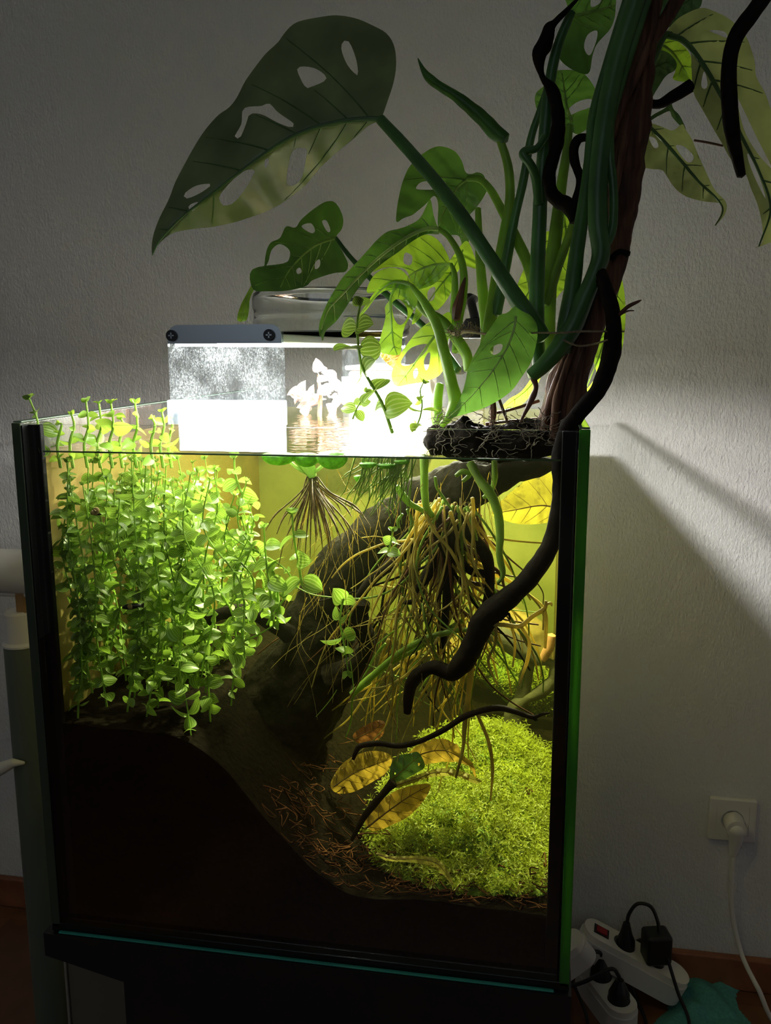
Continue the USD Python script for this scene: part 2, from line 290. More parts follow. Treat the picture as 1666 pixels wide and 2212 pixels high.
dc = at(717, 690, .35); db = zt + .0004
dish = thing('glass_dish', 'round clear glass dish with ridged sides lying on the lamp', 'dish', (dc[0], .35, db))
R_ = .0885
prof = [(0, 0), (R_*.90, 0), (R_*.965, .002), (R_*.99, .006), (R_*.985, .010), (R_*1.0, .013), (R_*.985, .016), (R_*1.0, .019), (R_*.985, .022), (R_*.985, .030), (R_*1.0, .034), (R_*1.0, .044), (R_*.985, .049), (R_*.95, .0515), (R_*.93, .050),
        (R_*.94, .044), (R_*.945, .034), (R_*.935, .022), (R_*.93, .008), (R_*.86, .0045), (0, .0045)]
obj('bowl', lathe(prof, (dc[0], .35, db), 72), M['glassware'], dish, smooth=50)
# ---------------------------------------------------------------- leaf and stem builders
def leafy(name, col, trans, mixf=.45, rough=.38, vary=.25, vein=None, scale=30):
    n = {'g': ('geometry', {}), 't': ('noise_texture', {'scale': float(scale), 'detail': 3.0}), 'p': ('principled_bsdf', {'roughness': rough, 'specular_ior_level': .45}), 'l': ('translucent_bsdf', {}), 'x': ('mix_closure', {'fac': mixf}),
         'r': ('rgb_ramp', {'ramp': [(.3, tuple(np.array(col)*(1-vary))), (.7, tuple(np.array(col)*(1+vary)))]}), 'r2': ('rgb_ramp', {'ramp': [(.3, tuple(np.array(trans)*(1-vary))), (.7, tuple(np.minimum(np.array(trans)*(1+vary), .95)))]})}
    l = [('g.position', 't.vector'), ('t.fac', 'r.fac'), ('t.fac', 'r2.fac'), ('p.BSDF', 'x.closure1'), ('l.BSDF', 'x.closure2')]
    if vein is None: l += [('r.color', 'p.base_color'), ('r2.color', 'l.color')]
    else:      # lengthwise pale veins: stripes over the leaf's own width
        n.update({'u': ('uvmap', {'attribute': 'st'}), 's': ('separate_xyz', {}), 'a': ('math', {'math_type': 'multiply', 'value2': 3.0}), 'b': ('math', {'math_type': 'fraction'}), 'c': ('math', {'math_type': 'subtract', 'value2': .5}),
                  'd': ('math', {'math_type': 'absolute'}), 'e': ('map_range', {'from_min': .10, 'from_max': .24, 'to_min': .85, 'to_max': 0.0, 'clamp': True}), 'm': ('mix', {'color2': vein}), 'm2': ('mix', {'color2': vein})})
        l += [('u.UV', 's.vector'), ('s.x', 'a.value1'), ('a.value', 'b.value1'), ('b.value', 'c.value1'), ('c.value', 'd.value1'), ('d.value', 'e.value'), ('e.result', 'm.fac'), ('e.result', 'm2.fac'),
              ('r.color', 'm.color1'), ('r2.color', 'm2.color1'), ('m.color', 'p.base_color'), ('m2.color', 'l.color')]
    return mat(name, n, l, 'x.closure')
M['leaf'] = leafy('monstera_leaf', (.06, .15, .035), (.13, .30, .035), .45)
M['leaf_dark'] = leafy('monstera_dark_leaf', (.05, .12, .04), (.13, .25, .05), .15)
M['leaf_under'] = leafy('monstera_leaf_underside', (.15, .20, .085), (.10, .17, .04), .06, .4, .3, scale=22)
M['rib_dark'] = leafy('dark_rib', (.07, .15, .045), (.15, .3, .05), .2)
M['rib_light'] = leafy('light_rib', (.34, .48, .22), (.70, .85, .42), .6)
M['leaf_pale'] = leafy('monstera_pale_leaf', (.30, .34, .13), (.42, .50, .16), .35)
M['leaf_backlit'] = leafy('monstera_backlit_leaf', (.11, .28, .03), (.42, .68, .04), .6)  # brighter leaf copy, backlight from the lamps put into the colour
M['rib'] = leafy('leaf_rib', (.20, .34, .11), (.62, .80, .28), .6)
M['petiole'] = leafy('green_petiole', (.055, .15, .04), (.2, .4, .06), .15, .35)
M['petiole_bright'] = leafy('bright_petiole', (.20, .36, .05), (.4, .6, .07), .3, .4)  # brighter yellow-green copy of the petiole colour
M['bark'] = mat('brown_stem', {'g': ('geometry', {}), 'mp': ('mapping', {'scale': (170, 170, 14)}), 't': ('noise_texture', {'scale': 1.0, 'detail': 4.0}), 'r': ('rgb_ramp', {'ramp': [(.3, (.030, .012, .007)), (.5, (.085, .035, .018)), (.72, (.19, .095, .05))]}),
    'b': ('bump', {'strength': 1.0, 'distance': .0022}), 'p': ('principled_bsdf', {'roughness': .7, 'specular_ior_level': .3})}, [('g.position', 'mp.vector'), ('mp.vector', 't.vector'), ('t.fac', 'r.fac'), ('r.color', 'p.base_color'), ('t.fac', 'b.height'), ('b.normal', 'p.normal')])
M['root_dark'] = plain('dark_root', (.009, .0055, .004), .75, spec=.12, vary=.5, scale=150, bump=.001)
M['root_red'] = plain('red_brown_root', (.085, .03, .012), .5, vary=.4, scale=90)
M['root_gold'] = leafy('golden_root', (.40, .33, .10), (.62, .50, .13), .4, .5, .4)
M['root_green'] = leafy('green_root', (.19, .30, .05), (.35, .5, .08), .25, .45)
M['wood'] = plain('black_driftwood', (.009, .007, .005), .9, vary=.6, scale=90, bump=.004, spec=.08)
M['wood_grey'] = plain('grey_driftwood', (.04, .036, .026), .8, vary=.4, scale=70, bump=.002)
M['sprig'] = leafy('sprig_leaf', (.095, .19, .018), (.21, .36, .025), .42, .35, .3, (.34, .46, .12))
M['sprig_plain'] = leafy('small_leaf', (.20, .36, .04), (.48, .70, .08), .5, .4)
M['sprig_stem'] = leafy('sprig_stem', (.24, .40, .06), (.4, .6, .08), .3, .4)
M['carpet'] = leafy('carpet_leaf', (.25, .29, .035), (.46, .50, .05), .5, .45)
M['float'] = leafy('floating_leaf', (.09, .25, .02), (.24, .46, .04), .35, .55, .4, scale=240)
M['dead'] = leafy('dead_leaf', (.30, .19, .04), (.50, .32, .05), .4, .6, .4, scale=60)
M['dead_yellow'] = leafy('yellow_leaf', (.13, .115, .015), (.22, .19, .015), .35, .45, .2, scale=50)
M['twine'] = plain('jute_twine', (.22, .17, .10), .9, vary=.3, scale=600)

M['root_pale'] = plain('pale_rootlets', (.20, .17, .12), .7, vary=.4, scale=300)
M['litter'] = plain('red_brown_litter', (.075, .028, .012), .8, vary=.5, scale=90, spec=.1)
M['root_brown'] = plain('brown_roots', (.20, .14, .05), .7, vary=.5, scale=250)
M['pinkish'] = plain('bare_wood', (.36, .17, .10), .7, vary=.3, scale=80)
M['tan_stone'] = plain('tan_stone', (.22, .15, .06), .9, vary=.3, scale=60, bump=.002)
M['moss_bed'] = plain('moss_bed', (.10, .16, .02), .95, vary=.5, scale=260, bump=.002)
M['rib_brown'] = plain('brown_rib', (.17, .09, .03), .7)
M['dead_pale'] = leafy('pale_dead_leaf', (.36, .31, .09), (.5, .45, .1), .4, .5, .25, scale=60)
M['dead_dark'] = leafy('dark_dead_leaf', (.16, .06, .025), (.25, .10, .03), .3, .6)
M['float_pale'] = leafy('pale_crown', (.45, .60, .22), (.6, .8, .3), .5, .5)
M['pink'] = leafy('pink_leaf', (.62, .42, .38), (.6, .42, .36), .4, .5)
M['teal_edge'] = mat('teal_edge_gleam', {'d': ('principled_bsdf', {'base_color': (.10, .50, .42), 'roughness': .12}), 't': ('translucent_bsdf', {'color': (.3, .9, .75)}), 'x': ('mix_closure', {'fac': .6})}, [('d.BSDF', 'x.closure1'), ('t.BSDF', 'x.closure2')], 'x.closure')  # gleam along the bottom glass edge put into the teal
M['white_glare'] = plain('glare_white', (.86, .86, .84), .5)  # near white in place of overexposed lamp glare
M['beige'] = plain('beige_board', (.14, .12, .085), .7); M['beige_light'] = plain('light_trim', (.28, .25, .20), .6)
M['post'] = plain('grey_green_post', (.12, .145, .11), .5); M['cardboard'] = plain('brown_spacer', (.35, .20, .07), .7)
M['white_warm'] = plain('warm_white_plastic', (.78, .75, .66), .4); M['grey'] = plain('grey_plastic', (.25, .25, .24), .5)
M['red'] = plain('red_rocker', (.35, .015, .02), .25); M['floor_wood2'] = plain('floor_wood_dark', (.15, .06, .027), .4, vary=.2, scale=18)
M['cloth'] = plain('teal_cloth', (.10, .34, .30), .9, vary=.15, scale=200, bump=.0006, spec=.1)
def _closed(P, n):
    out = []; m = len(P)
    t = np.linspace(0, 1, n, endpoint=False)[:, None]
    for i in range(m):
        a, b, c, d = P[i-1], P[i], P[(i+1) % m], P[(i+2) % m]
        out.append(0.5*((2*b) + (c-a)*t + (2*a-5*b+4*c-d)*t*t + (3*b-a-3*c+d)*t**3))
    return np.vstack(out)
def leaf(parent, outline, rib, holes=(), fold=(0, 0), curl=0, mats=('leaf', 'rib'), thick=.0006, quilt=.0009, ribr=4.0, ribs=7, label=None, seed=0, veins=True, name='leaf', ragged=0):
    """A leaf with its own curved depth. outline, holes: pixel rings; rib: (px, py, Y) rows from stalk to tip. fold: slope of each half away from the camera; curl bends it further.
    Its ribs stand on it as sub-parts."""
    poly = Polygon(_closed(np.array(outline, float), 4)).buffer(0)
    for h in holes: poly = poly.difference(Polygon(_closed(np.array(h, float), 4)).buffer(0))
    if poly.geom_type != 'Polygon': poly = max(poly.geoms, key=lambda g: g.area)
    S = spline(rib, 8); rng = np.random.default_rng(seed)
    T = np.gradient(S[:, :2], axis=0); T /= np.linalg.norm(T, axis=1, keepdims=True) + 1e-9
    tree = cKDTree(S[:, :2]); wid = max(math.sqrt(poly.area)*.45, 5)
    def depth(q):
        d, i = tree.query(q); i = np.asarray(i)
        i0, i1 = np.maximum(i-2, 0), np.minimum(i+2, len(S)-1)
        side = (q - S[i, :2]); sd = T[i, 0]*side[:, 1] - T[i, 1]*side[:, 0]
        t = i/(len(S)-1.0)
        f = np.where(sd > 0, fold[0], fold[1])
        dd = np.abs(sd)
        y = S[i, 2] + mpp(S[i, 2])*(f*dd + curl*dd*dd/wid) + quilt*np.cos(t*2*np.pi*ribs)*np.minimum(dd/wid*2.5, 1) + .004*(meshkit.fbm(np.stack([q[:, 0]/70, q[:, 1]/70, 0*q[:, 0]+seed], -1), 2, seed)-.5)*np.minimum(dd/wid*2, 1)
        return y
    step = max(math.sqrt(poly.area)/24, 3.0); rings = []
    for ring in [poly.exterior] + list(poly.interiors):
        k = max(8, int(ring.length/step*1.5)); rr = np.array([ring.interpolate(j/k, normalized=True).coords[0] for j in range(k)])
        if ragged: rr = rr + rng.normal(0, ragged, rr.shape)
        rings.append(rr)
    B = np.vstack(rings); x0, y0, x1, y1 = poly.bounds
    g = np.array([(x + (step*.5 if int(round((y-y0)/step)) % 2 else 0), y) for y in np.arange(y0, y1, step*.87) for x in np.arange(x0, x1, step)])
    inner = poly.buffer(-step*.45)
    if not inner.is_empty: g = g[shapely.contains_xy(inner, g[:, 0], g[:, 1])] if len(g) else g
    Q = np.vstack([B, g]); D = Delaunay(Q); f = D.simplices; c = Q[f].mean(1)
    f = f[shapely.contains_xy(poly.buffer(.3), c[:, 0], c[:, 1])]
    a = Q[f]; ar = np.cross(a[:, 1]-a[:, 0], a[:, 2]-a[:, 0]); f = f[np.abs(ar) > .05]; ar = ar[np.abs(ar) > .05]; f[ar > 0] = f[ar > 0][:, ::-1]
    P = at(Q[:, 0], Q[:, 1], depth(Q))
    o = obj(name, trimesh.Trimesh(P, f, process=False), M[mats[0]], parent, smooth=60, label=label)
    k = len(S); R = np.linspace(ribr, ribr*.25, k)*mpp(S[:, 2])
    P = at(S[:, 0], S[:, 1], depth(S[:, :2] + 1e-6))
    nc = (CAM-P)/np.linalg.norm(CAM-P, axis=1)[:, None]
    obj('midrib', tube3(P + nc*R[:, None]*.35, R, 7), M[mats[1]], o)
    if veins:
        vs = []
        for t in np.linspace(.08, .86, ribs):
            i = int(t*(k-1)); 
            for s in (-1, 1):
                dirv = np.array([-T[i, 1], T[i, 0]])*s; dirv = dirv*.80 + T[i]*.60
                pts = []
                for r in np.arange(0, wid*3, step*.5):
                    q = S[i, :2] + dirv*r + T[i]*r*r/wid*.18
                    if r > 1 and not poly.contains(Point(q)): break
                    pts.append(q)
                if len(pts) < 4: continue
                q = np.array(pts[:-1]); p = at(q[:, 0], q[:, 1], depth(q)); c_ = (CAM-p)/np.linalg.norm(CAM-p, axis=1)[:, None]
                rr = np.linspace(ribr*.38, ribr*.14, len(q))*mpp(S[i, 2]); vs.append(tube3(p + c_*(thick*.4), rr, 4))
        if vs: obj('side_veins', cat(*vs), M[mats[1]], o)
    return o
def leaflet(P, d, nrm, ln, wd, bend=.25, cup=.15, m=9, w=5):
    """A small oval leaf from its foot P along d, its face towards nrm; returns (mesh, uv)."""
    d = d/np.linalg.norm(d); nrm = nrm - d*(nrm @ d); nrm /= np.linalg.norm(nrm) + 1e-9; s = np.cross(d, nrm)
    t = np.linspace(0, 1, m); prof = np.sin(np.pi*np.clip(t, 0, 1)**.85)**.62*.5; prof[0] = .06; prof[-1] = .01
    u = np.linspace(-1, 1, w)
    V = P + (t*ln)[:, None, None]*d + (prof[:, None]*u[None]*wd)[..., None]*s + ((-bend*ln*t*t)[:, None] + (cup*wd*prof[:, None]*2*u[None]**2))[..., None]*nrm
    uv = np.stack(np.broadcast_arrays(u[None]*.999, t[:, None]), -1).reshape(-1, 2)
    I = np.arange(m*w).reshape(m, w); q = np.stack([I[:-1, :-1], I[:-1, 1:], I[1:, 1:], I[1:, :-1]], -1).reshape(-1, 4)
    f = np.vstack([q[:, [0, 1, 2]], q[:, [0, 2, 3]]]); V = V.reshape(-1, 3)
    return trimesh.Trimesh(V, f, process=False), uv
def obj_uv(name, mesh, uv, mat_, parent, label=None):
    o = obj(name, mesh, mat_, parent, smooth=True, label=label)
    pv = UsdGeom.PrimvarsAPI(o).CreatePrimvar('st', Sdf.ValueTypeNames.TexCoord2fArray, 'vertex'); pv.Set(Vt.Vec2fArray.FromNumpy(uv.astype(np.float32))); return o
def sprig(name, label, catg, pts, size, gap, group=None, seed=0, leaf_mat='sprig', r=3.0, aspect=.85, top=True, start=.06, bare=0.0, tilt=.25, droop=.25, hang=.9, face=(0, -.35, 0)):
    """A stem traced by (px, py, Y) rows from foot to tip, with pairs of leaves crosswise at its nodes. size, gap, r in pixels."""
    rng = np.random.default_rng(seed); S = spline(pts, 8); P = at(S[:, 0], S[:, 1], S[:, 2]); k = mpp(S[:, 2].mean())
    t = thing(name, label, catg, P[0], group=group)
    ts = np.concatenate([[0], np.cumsum(np.linalg.norm(np.diff(P, axis=0), axis=1))]); ln = ts[-1]
    obj('stem', tube3(P, np.linspace(r, r*.6, len(P))*k, 6), M['sprig_stem'], t)
    n = max(2, int(ln*(1-start)/(gap*k))); az = rng.uniform(0, 6.28)
    for j in range(n + 1):
        u = start + (1-start)*j/n
        if u < bare: continue
        q = np.array([np.interp(u*ln, ts, P[:, a]) for a in range(3)]); q2 = np.array([np.interp(min(u+.03, 1)*ln, ts, P[:, a]) for a in range(3)]); q1 = np.array([np.interp(max(u-.03, 0)*ln, ts, P[:, a]) for a in range(3)])
        ax = q2-q1; ax /= np.linalg.norm(ax) + 1e-9; e1 = np.cross(ax, [.2, 1, .1]); e1 /= np.linalg.norm(e1); e2 = np.cross(ax, e1)
        az += math.pi/2 + rng.normal(0, .25); last = top and j == n
        for s in (0, math.pi) if not last else (0, math.pi, 1.57, 4.7):
            a = az + s + rng.normal(0, .15); d = math.cos(a)*e1 + math.sin(a)*e2 + ax*((tilt if not last else .9) + rng.normal(0, .15)); sz = size*k*rng.uniform(.75, 1.1)*(.55 if last else 1)*(.8 if j > n-2 else 1)
            if not last: d = d - ax*rng.uniform(0, hang); nr = (ax*.5 + np.array(face) + rng.normal(0, .55, 3)) if not last else ax
            mesh, uv = leaflet(q, d, nr, sz, sz*aspect, droop+rng.normal(0, .12), .18)
            obj_uv('leaf', mesh, uv, M[leaf_mat], t)
    return t
def clamp_in(v, lo=None, hi=None): return np.clip(v, lo, hi)

# ---------------------------------------------------------------- the monstera
mon = thing('monstera_plant', 'tall holey-leaved monstera climbing out of the tank on a brown woody stem', 'plant', tuple(at(1205, 925, .07)))
TR = [(1206, 945, .075, 46), (1216, 870, .075, 44), (1240, 790, .075, 36), (1272, 705, .075, 30), (1308, 620, .078, 27), (1332, 530, .08, 26), (1346, 430, .08, 30), (1356, 340, .08, 37), (1368, 250, .08, 36), (1376, 160, .08, 31), (1390, 60, .08, 30), (1398, -40, .08, 33)]
obj('stem', ptube(TR, 26, 8, .28, 3, 55), M['bark'], mon, label='thick brown woody stem')
fl = [[(1175, 930, .062, 8), (1190, 860, .06, 8), (1215, 790, .06, 7), (1250, 715, .062, 5)], [(1196, 930, .056, 9), (1204, 860, .056, 9), (1226, 785, .058, 7), (1262, 700, .06, 4)], [(1228, 930, .056, 10), (1236, 860, .057, 8), (1252, 790, .06, 6), (1284, 690, .064, 4)],
      [(1322, 300, .062, 7), (1345, 230, .06, 8), (1380, 150, .06, 9), (1412, 60, .062, 8), (1420, -30, .064, 8)], [(1330, 420, .064, 5), (1345, 330, .06, 7), (1360, 250, .06, 6), (1378, 190, .062, 4)]]
for f_ in fl: obj('bark_strand', ptube(f_, 9, 6, .3, 7, 70), M['bark'], mon)
obj('branch', ptube([(1378, 150, .085, 14), (1405, 90, .085, 15), (1440, 40, .085, 13), (1480, -30, .085, 13)], 12, 6, .2, 5), M['bark'], mon)
PET = [  # (material, rows)
 ('petiole', [(822, 258, .13, 11), (870, 310, .12, 12.5), (935, 385, .10, 13.5), (1000, 470, .075, 15), (1060, 560, .065, 16), (1110, 637, .055, 18), (1145, 690, .05, 21), (1170, 730, .055, 20)]),
 ('petiole_bright', [(1080, 300, .17, 8), (1098, 360, .17, 9), (1102, 430, .168, 10), (1092, 500, .165, 12), (1076, 590, .16, 13), (1060, 690, .15, 14), (1050, 760, .14, 15)]),
 ('petiole', [(1188, 170, .15, 6), (1168, 235, .15, 7), (1147, 300, .15, 8), (1131, 390, .15, 9), (1113, 468, .15, 9), (1095, 560, .15, 11), (1072, 680, .15, 12)]),
 ('petiole', [(1235, 25, .10, 8), (1205, 100, .10, 10), (1188, 180, .10, 11), (1180, 250, .10, 12), (1174, 330, .10, 12.5), (1168, 420, .10, 14), (1164, 520, .10, 15), (1160, 620, .095, 16), (1160, 720, .09, 16), (1165, 790, .08, 14)]),
 ('petiole', [(1178, 295, .092, 7), (1160, 320, .086, 7), (1137, 326, .085, 9), (1131, 335, .084, 9), (1146, 355, .085, 9), (1158, 385, .09, 10), (1164, 440, .095, 9)]),
 ('petiole_bright', [(1230, 270, .15, 8), (1224, 330, .15, 9), (1212, 410, .15, 11), (1200, 510, .145, 14), (1190, 600, .14, 14), (1186, 690, .13, 14), (1188, 760, .12, 12)]),
 ('petiole_bright', [(1252, 440, .14, 7), (1226, 520, .14, 9), (1200, 590, .135, 10), (1178, 660, .13, 10)]),
 ('petiole', [(1385, -30, .055, 18), (1345, 90, .055, 19), (1320, 190, .053, 19), (1303, 290, .05, 19), (1293, 390, .048, 19), (1292, 480, .046, 20), (1299, 545, .046, 19), (1286, 590, .046, 17), (1262, 645, .048, 19), (1238, 700, .05, 22), (1212, 745, .05, 20), (1178, 785, .05, 17), (1148, 812, .052, 15)]),
 ('petiole', [(1408, -30, .06, 10), (1378, 60, .06, 10), (1347, 160, .058, 10), (1320, 260, .052, 9), (1318, 330, .05, 9), (1326, 420, .05, 9), (1323, 495, .048, 9), (1306, 535, .046, 10)]),
 ('petiole', [(1362, -30, .08, 7), (1335, 60, .08, 8), (1303, 165, .078, 8), (1281, 250, .075, 9), (1273, 350, .07, 11), (1262, 440, .065, 13), (1248, 530, .06, 15), (1237, 620, .055, 17), (1224, 700, .052, 19), (1216, 760, .055, 16)]),
 ('petiole_bright', [(1010, 386, .20, 6), (1037, 388, .195, 7), (1060, 410, .19, 8), (1085, 455, .18, 9), (1118, 520, .16, 11), (1146, 585, .14, 12), (1160, 650, .12, 13)]),
 ('petiole_bright', [(975, 571, .155, 4), (982, 592, .15, 6), (983, 640, .148, 8), (982, 690, .145, 10), (992, 760, .14, 10)]),
 ('petiole_bright', [(947, 494, .165, 5), (970, 512, .16, 6), (992, 549, .155, 7), (1002, 590, .15, 8), (1000, 640, .145, 9), (990, 700, .14, 9), (985, 760, .13, 9)]),
 ('petiole_bright', [(890, 618, .09, 5), (918, 655, .08, 9), (945, 705, .07, 11), (962, 770, .06, 12), (976, 830, .05, 13), (984, 868, .048, 15), (968, 902, .046, 9), (955, 918, .05, 7)]),
 ('petiole_bright', [(890, 640, .12, 7), (920, 672, .12, 10), (960, 700, .12, 12), (1005, 760, .12, 12), (1012, 800, .115, 10)]),
 ('petiole', [(726, 514, .24, 4), (755, 553, .23, 5), (790, 590, .22, 6), (850, 650, .2, 7), (930, 720, .17, 8), (990, 800, .13, 9)]),
 ('petiole_bright', [(1033, 450, .19, 6), (1036, 540, .185, 9), (1042, 620, .18, 11), (1050, 690, .17, 13), (1052, 760, .16, 12)]),
 ('petiole_bright', [(950, 830, .09, 9), (944, 870, .085, 12), (945, 905, .08, 13), (950, 930, .075, 10)]),
 ('petiole', [(1395, 175, .10, 7), (1430, 85, .115, 7), (1450, 75, .12, 6)]),
 ('petiole', [(1345, 320, .10, 6), (1375, 275, .11, 6), (1399, 268, .12, 5)]),
]
for m_, rows in PET: obj('petiole', ptube(rows, 12, 6, .05, 2, 90), M[m_], mon)
FL_LO, FL_UP = .6, 1.3
BIG = [(822, 258), (836, 222), (850, 180), (856, 140), (852, 100), (835, 72), (805, 55), (770, 40), (728, 33), (690, 37), (650, 45), (630, 55), (612, 75), (600, 92), (575, 115), (555, 140), (530, 175), (512, 210), (495, 232), (470, 250), (440, 285), (415, 325), (395, 362), (378, 395), (365, 430), (345, 470), (332, 505), (328, 530), (329, 552), (338, 533), (370, 505), (415, 495), (460, 490), (500, 482), (530, 473), (580, 455), (620, 432), (660, 400), (685, 370), (710, 345), (745, 315), (770, 295), (797, 271)]
BH = [[(643, 146), (676, 146), (701, 161), (703, 174), (671, 188), (661, 189), (650, 171)], [(738, 96), (746, 87), (756, 93), (769, 126), (774, 159), (769, 161), (751, 141), (739, 113)],
      [(527, 234), (565, 229), (582, 223), (600, 242), (635, 267), (628, 275), (600, 265), (565, 247), (540, 247), (532, 267), (519, 297), (507, 297), (512, 285), (522, 267)],
      [(477, 439), (474, 424), (494, 398), (524, 371), (550, 366), (547, 378), (530, 408), (504, 439), (484, 444)], [(635, 323), (661, 320), (662, 338), (650, 388), (625, 403), (619, 388), (625, 348)],
      [(398, 419), (424, 401), (456, 397), (449, 406), (429, 419), (403, 429)], [(573, 345), (582, 342), (577, 361), (572, 363)], [(408, 444), (429, 436), (419, 454), (411, 456)]]
leaf(mon, BIG, [(822, 258, .13), (790, 257, .13), (740, 262, .13), (680, 276, .13), (620, 301, .13), (560, 341, .13), (500, 386, .13), (440, 432, .13), (390, 472, .13), (345, 520, .13), (329, 551, .13)], BH, fold=(FL_LO, FL_UP), curl=-.05, mats=('leaf_under', 'rib_dark'), ribr=6, ribs=9, quilt=.0018, seed=1, label='largest leaf, reaching out over the tank')
leaf(mon, [(1006, 372), (998, 348), (983, 327), (959, 317), (938, 318), (914, 332), (887, 357), (872, 387), (863, 420), (857, 456), (857, 480), (872, 471), (890, 465), (902, 456), (920, 441), (938, 423), (947, 441), (947, 492), (968, 507), (992, 510), (1001, 540), (1013, 522), (1010, 492), (1013, 468), (1028, 450), (1043, 429), (1052, 411), (1051, 399), (1045, 378), (1031, 372), (1019, 376)],
     [(1010, 386, .20), (985, 410, .205), (962, 450, .21), (945, 500, .215)], [[(899, 405), (911, 393), (938, 391), (962, 393), (962, 403), (950, 408), (929, 410), (902, 409)]], (.3, .2), .1, ('leaf', 'rib'), ribr=4, ribs=5, seed=2)
leaf(mon, [(947, 494), (938, 470), (930, 430), (920, 448), (905, 474), (870, 492), (838, 500), (815, 518), (795, 540), (770, 568), (740, 600), (715, 640), (700, 670), (690, 700), (690, 726), (698, 736), (704, 715), (730, 690), (755, 652), (775, 622), (800, 592), (830, 566), (860, 545), (890, 522), (920, 506), (948, 506)],
     [(947, 495, .165), (920, 495, .16), (890, 507, .155), (860, 525, .15), (824, 552, .145), (794, 579, .14), (770, 603, .135), (740, 636, .13), (710, 669, .125), (694, 712, .12)], [], (.9, .9), 0, ('leaf', 'rib_light'), ribr=5, ribs=9, quilt=.002, seed=3, label='folded leaf arching down towards the lamp')
leaf(mon, [(971, 567), (968, 552), (950, 522), (926, 507), (902, 512), (872, 526), (848, 547), (824, 568), (806, 588), (824, 580), (848, 577), (872, 580), (884, 594), (890, 618), (908, 624), (935, 615), (956, 597), (970, 577)],
     [(974, 571, .155), (945, 571, .16), (915, 579, .163), (890, 592, .165), (868, 606, .166)], [[(875, 546), (890, 552), (890, 567), (884, 573), (872, 567)]], (.3, .4), 0, ('leaf_backlit', 'rib'), ribr=3.5, ribs=5, seed=4)
leaf(mon, [(889, 608), (867, 583), (833, 580), (806, 597), (792, 630), (811, 632), (839, 628), (846, 641), (832, 663), (833, 685), (822, 729), (817, 757), (840, 766), (861, 767), (867, 757), (872, 713), (889, 680), (902, 652), (902, 624)],
     [(892, 618, .09), (868, 610, .095), (845, 640, .10), (846, 690, .105), (850, 740, .11), (858, 766, .112)], [[(847, 657), (861, 646), (878, 663), (880, 685), (867, 702), (853, 691)]], (.3, .3), 0, ('leaf_backlit', 'rib'), ribr=4, ribs=6, seed=5, label='bright torn leaf, backlight put into its colour')
leaf(mon, [(890, 615), (868, 604), (840, 608), (812, 628), (785, 668), (770, 690), (790, 672), (815, 640), (845, 622), (880, 626)], [(890, 617, .092), (850, 610, .095), (815, 635, .096), (775, 685, .098)], [], (.5, .2), 0, ('leaf_backlit', 'rib_light'), ribr=3, ribs=4, seed=15)
leaf(mon, [(927, 696), (949, 685), (971, 674), (976, 696), (969, 729), (957, 801), (922, 823), (889, 829), (855, 834), (846, 807), (861, 773), (878, 746), (900, 718)],
     [(965, 690, .13), (940, 725, .135), (910, 765, .14), (885, 800, .145), (862, 830, .15)], [[(867, 779), (889, 751), (922, 743), (922, 757), (894, 784), (872, 790)], [(916, 779), (925, 762), (930, 765), (927, 790), (920, 801)], [(893, 803), (901, 795), (903, 808), (896, 818)]], (.3, .3), 0, ('leaf_backlit', 'rib'), ribr=3.5, ribs=5, seed=6, label='bright backlit leaf with oval holes')
leaf(mon, [(1093, 677), (1079, 681), (1063, 704), (1046, 728), (1033, 753), (1019, 778), (1010, 803), (1005, 828), (997, 853), (986, 877), (966, 904), (991, 898), (1024, 889), (1055, 877), (1088, 858), (1110, 839), (1129, 811), (1146, 786), (1155, 759), (1161, 731), (1161, 706), (1154, 690), (1143, 679), (1132, 674), (1122, 668), (1112, 662), (1103, 670)],
     [(1115, 684, .03), (1112, 706, .028), (1100, 742, .028), (1080, 778, .029), (1050, 820, .03), (1010, 865, .034), (967, 903, .04)], [[(1059, 759), (1063, 750), (1077, 743), (1086, 744), (1085, 753), (1079, 762), (1066, 767)]], (.25, .35), .2, ('leaf', 'rib_light'), ribr=3, ribs=7, quilt=.0006, seed=7, label='smooth leaf with one hole hanging at the front')
leaf(mon, [(726, 514), (739, 494), (741, 469), (726, 439), (706, 435), (681, 449), (651, 474), (638, 492), (618, 489), (605, 514), (585, 524), (575, 545), (572, 575), (580, 565), (587, 540), (605, 527), (625, 540), (625, 558), (612, 569), (545, 582), (547, 625), (580, 629), (620, 628), (661, 618), (676, 605), (721, 590), (746, 587), (752, 570), (741, 545)],
     [(726, 514, .24), (690, 526, .245), (655, 551, .25), (625, 585, .255), (606, 620, .26)], [[(651, 489), (671, 482), (681, 497), (673, 504)], [(696, 477), (706, 477), (714, 497), (709, 502), (700, 489)], [(681, 567), (691, 560), (691, 575), (681, 582)], [(640, 583), (648, 578), (652, 588), (643, 592)]], (.25, .3), 0, ('leaf', 'rib'), ribr=4, ribs=6, seed=8, label='torn leaf behind the glass dish')
leaf(mon, [(513, 692), (518, 665), (530, 640), (545, 615), (550, 622), (540, 645), (538, 670), (532, 692)], [(546, 620, .27), (532, 650, .275), (522, 690, .28)], [], (.2, .2), 0, ('leaf_backlit', 'rib'), ribr=2, ribs=3, seed=9)
leaf(mon, [(1222, -30), (1228, 20), (1222, 45), (1210, 60), (1202, 90), (1204, 119), (1229, 146), (1270, 160), (1280, 122), (1290, 95), (1320, 60), (1330, 20), (1320, -30)], [(1231, 37, .14), (1260, 30, .145), (1300, 20, .15), (1330, 10, .155)], [[(1262, 102), (1270, 75), (1290, 66), (1288, 90), (1274, 120)], [(1277, 15), (1295, 8), (1300, -5), (1280, -12)]], (.25, .25), 0, ('leaf', 'rib'), ribr=4, ribs=4, seed=10)
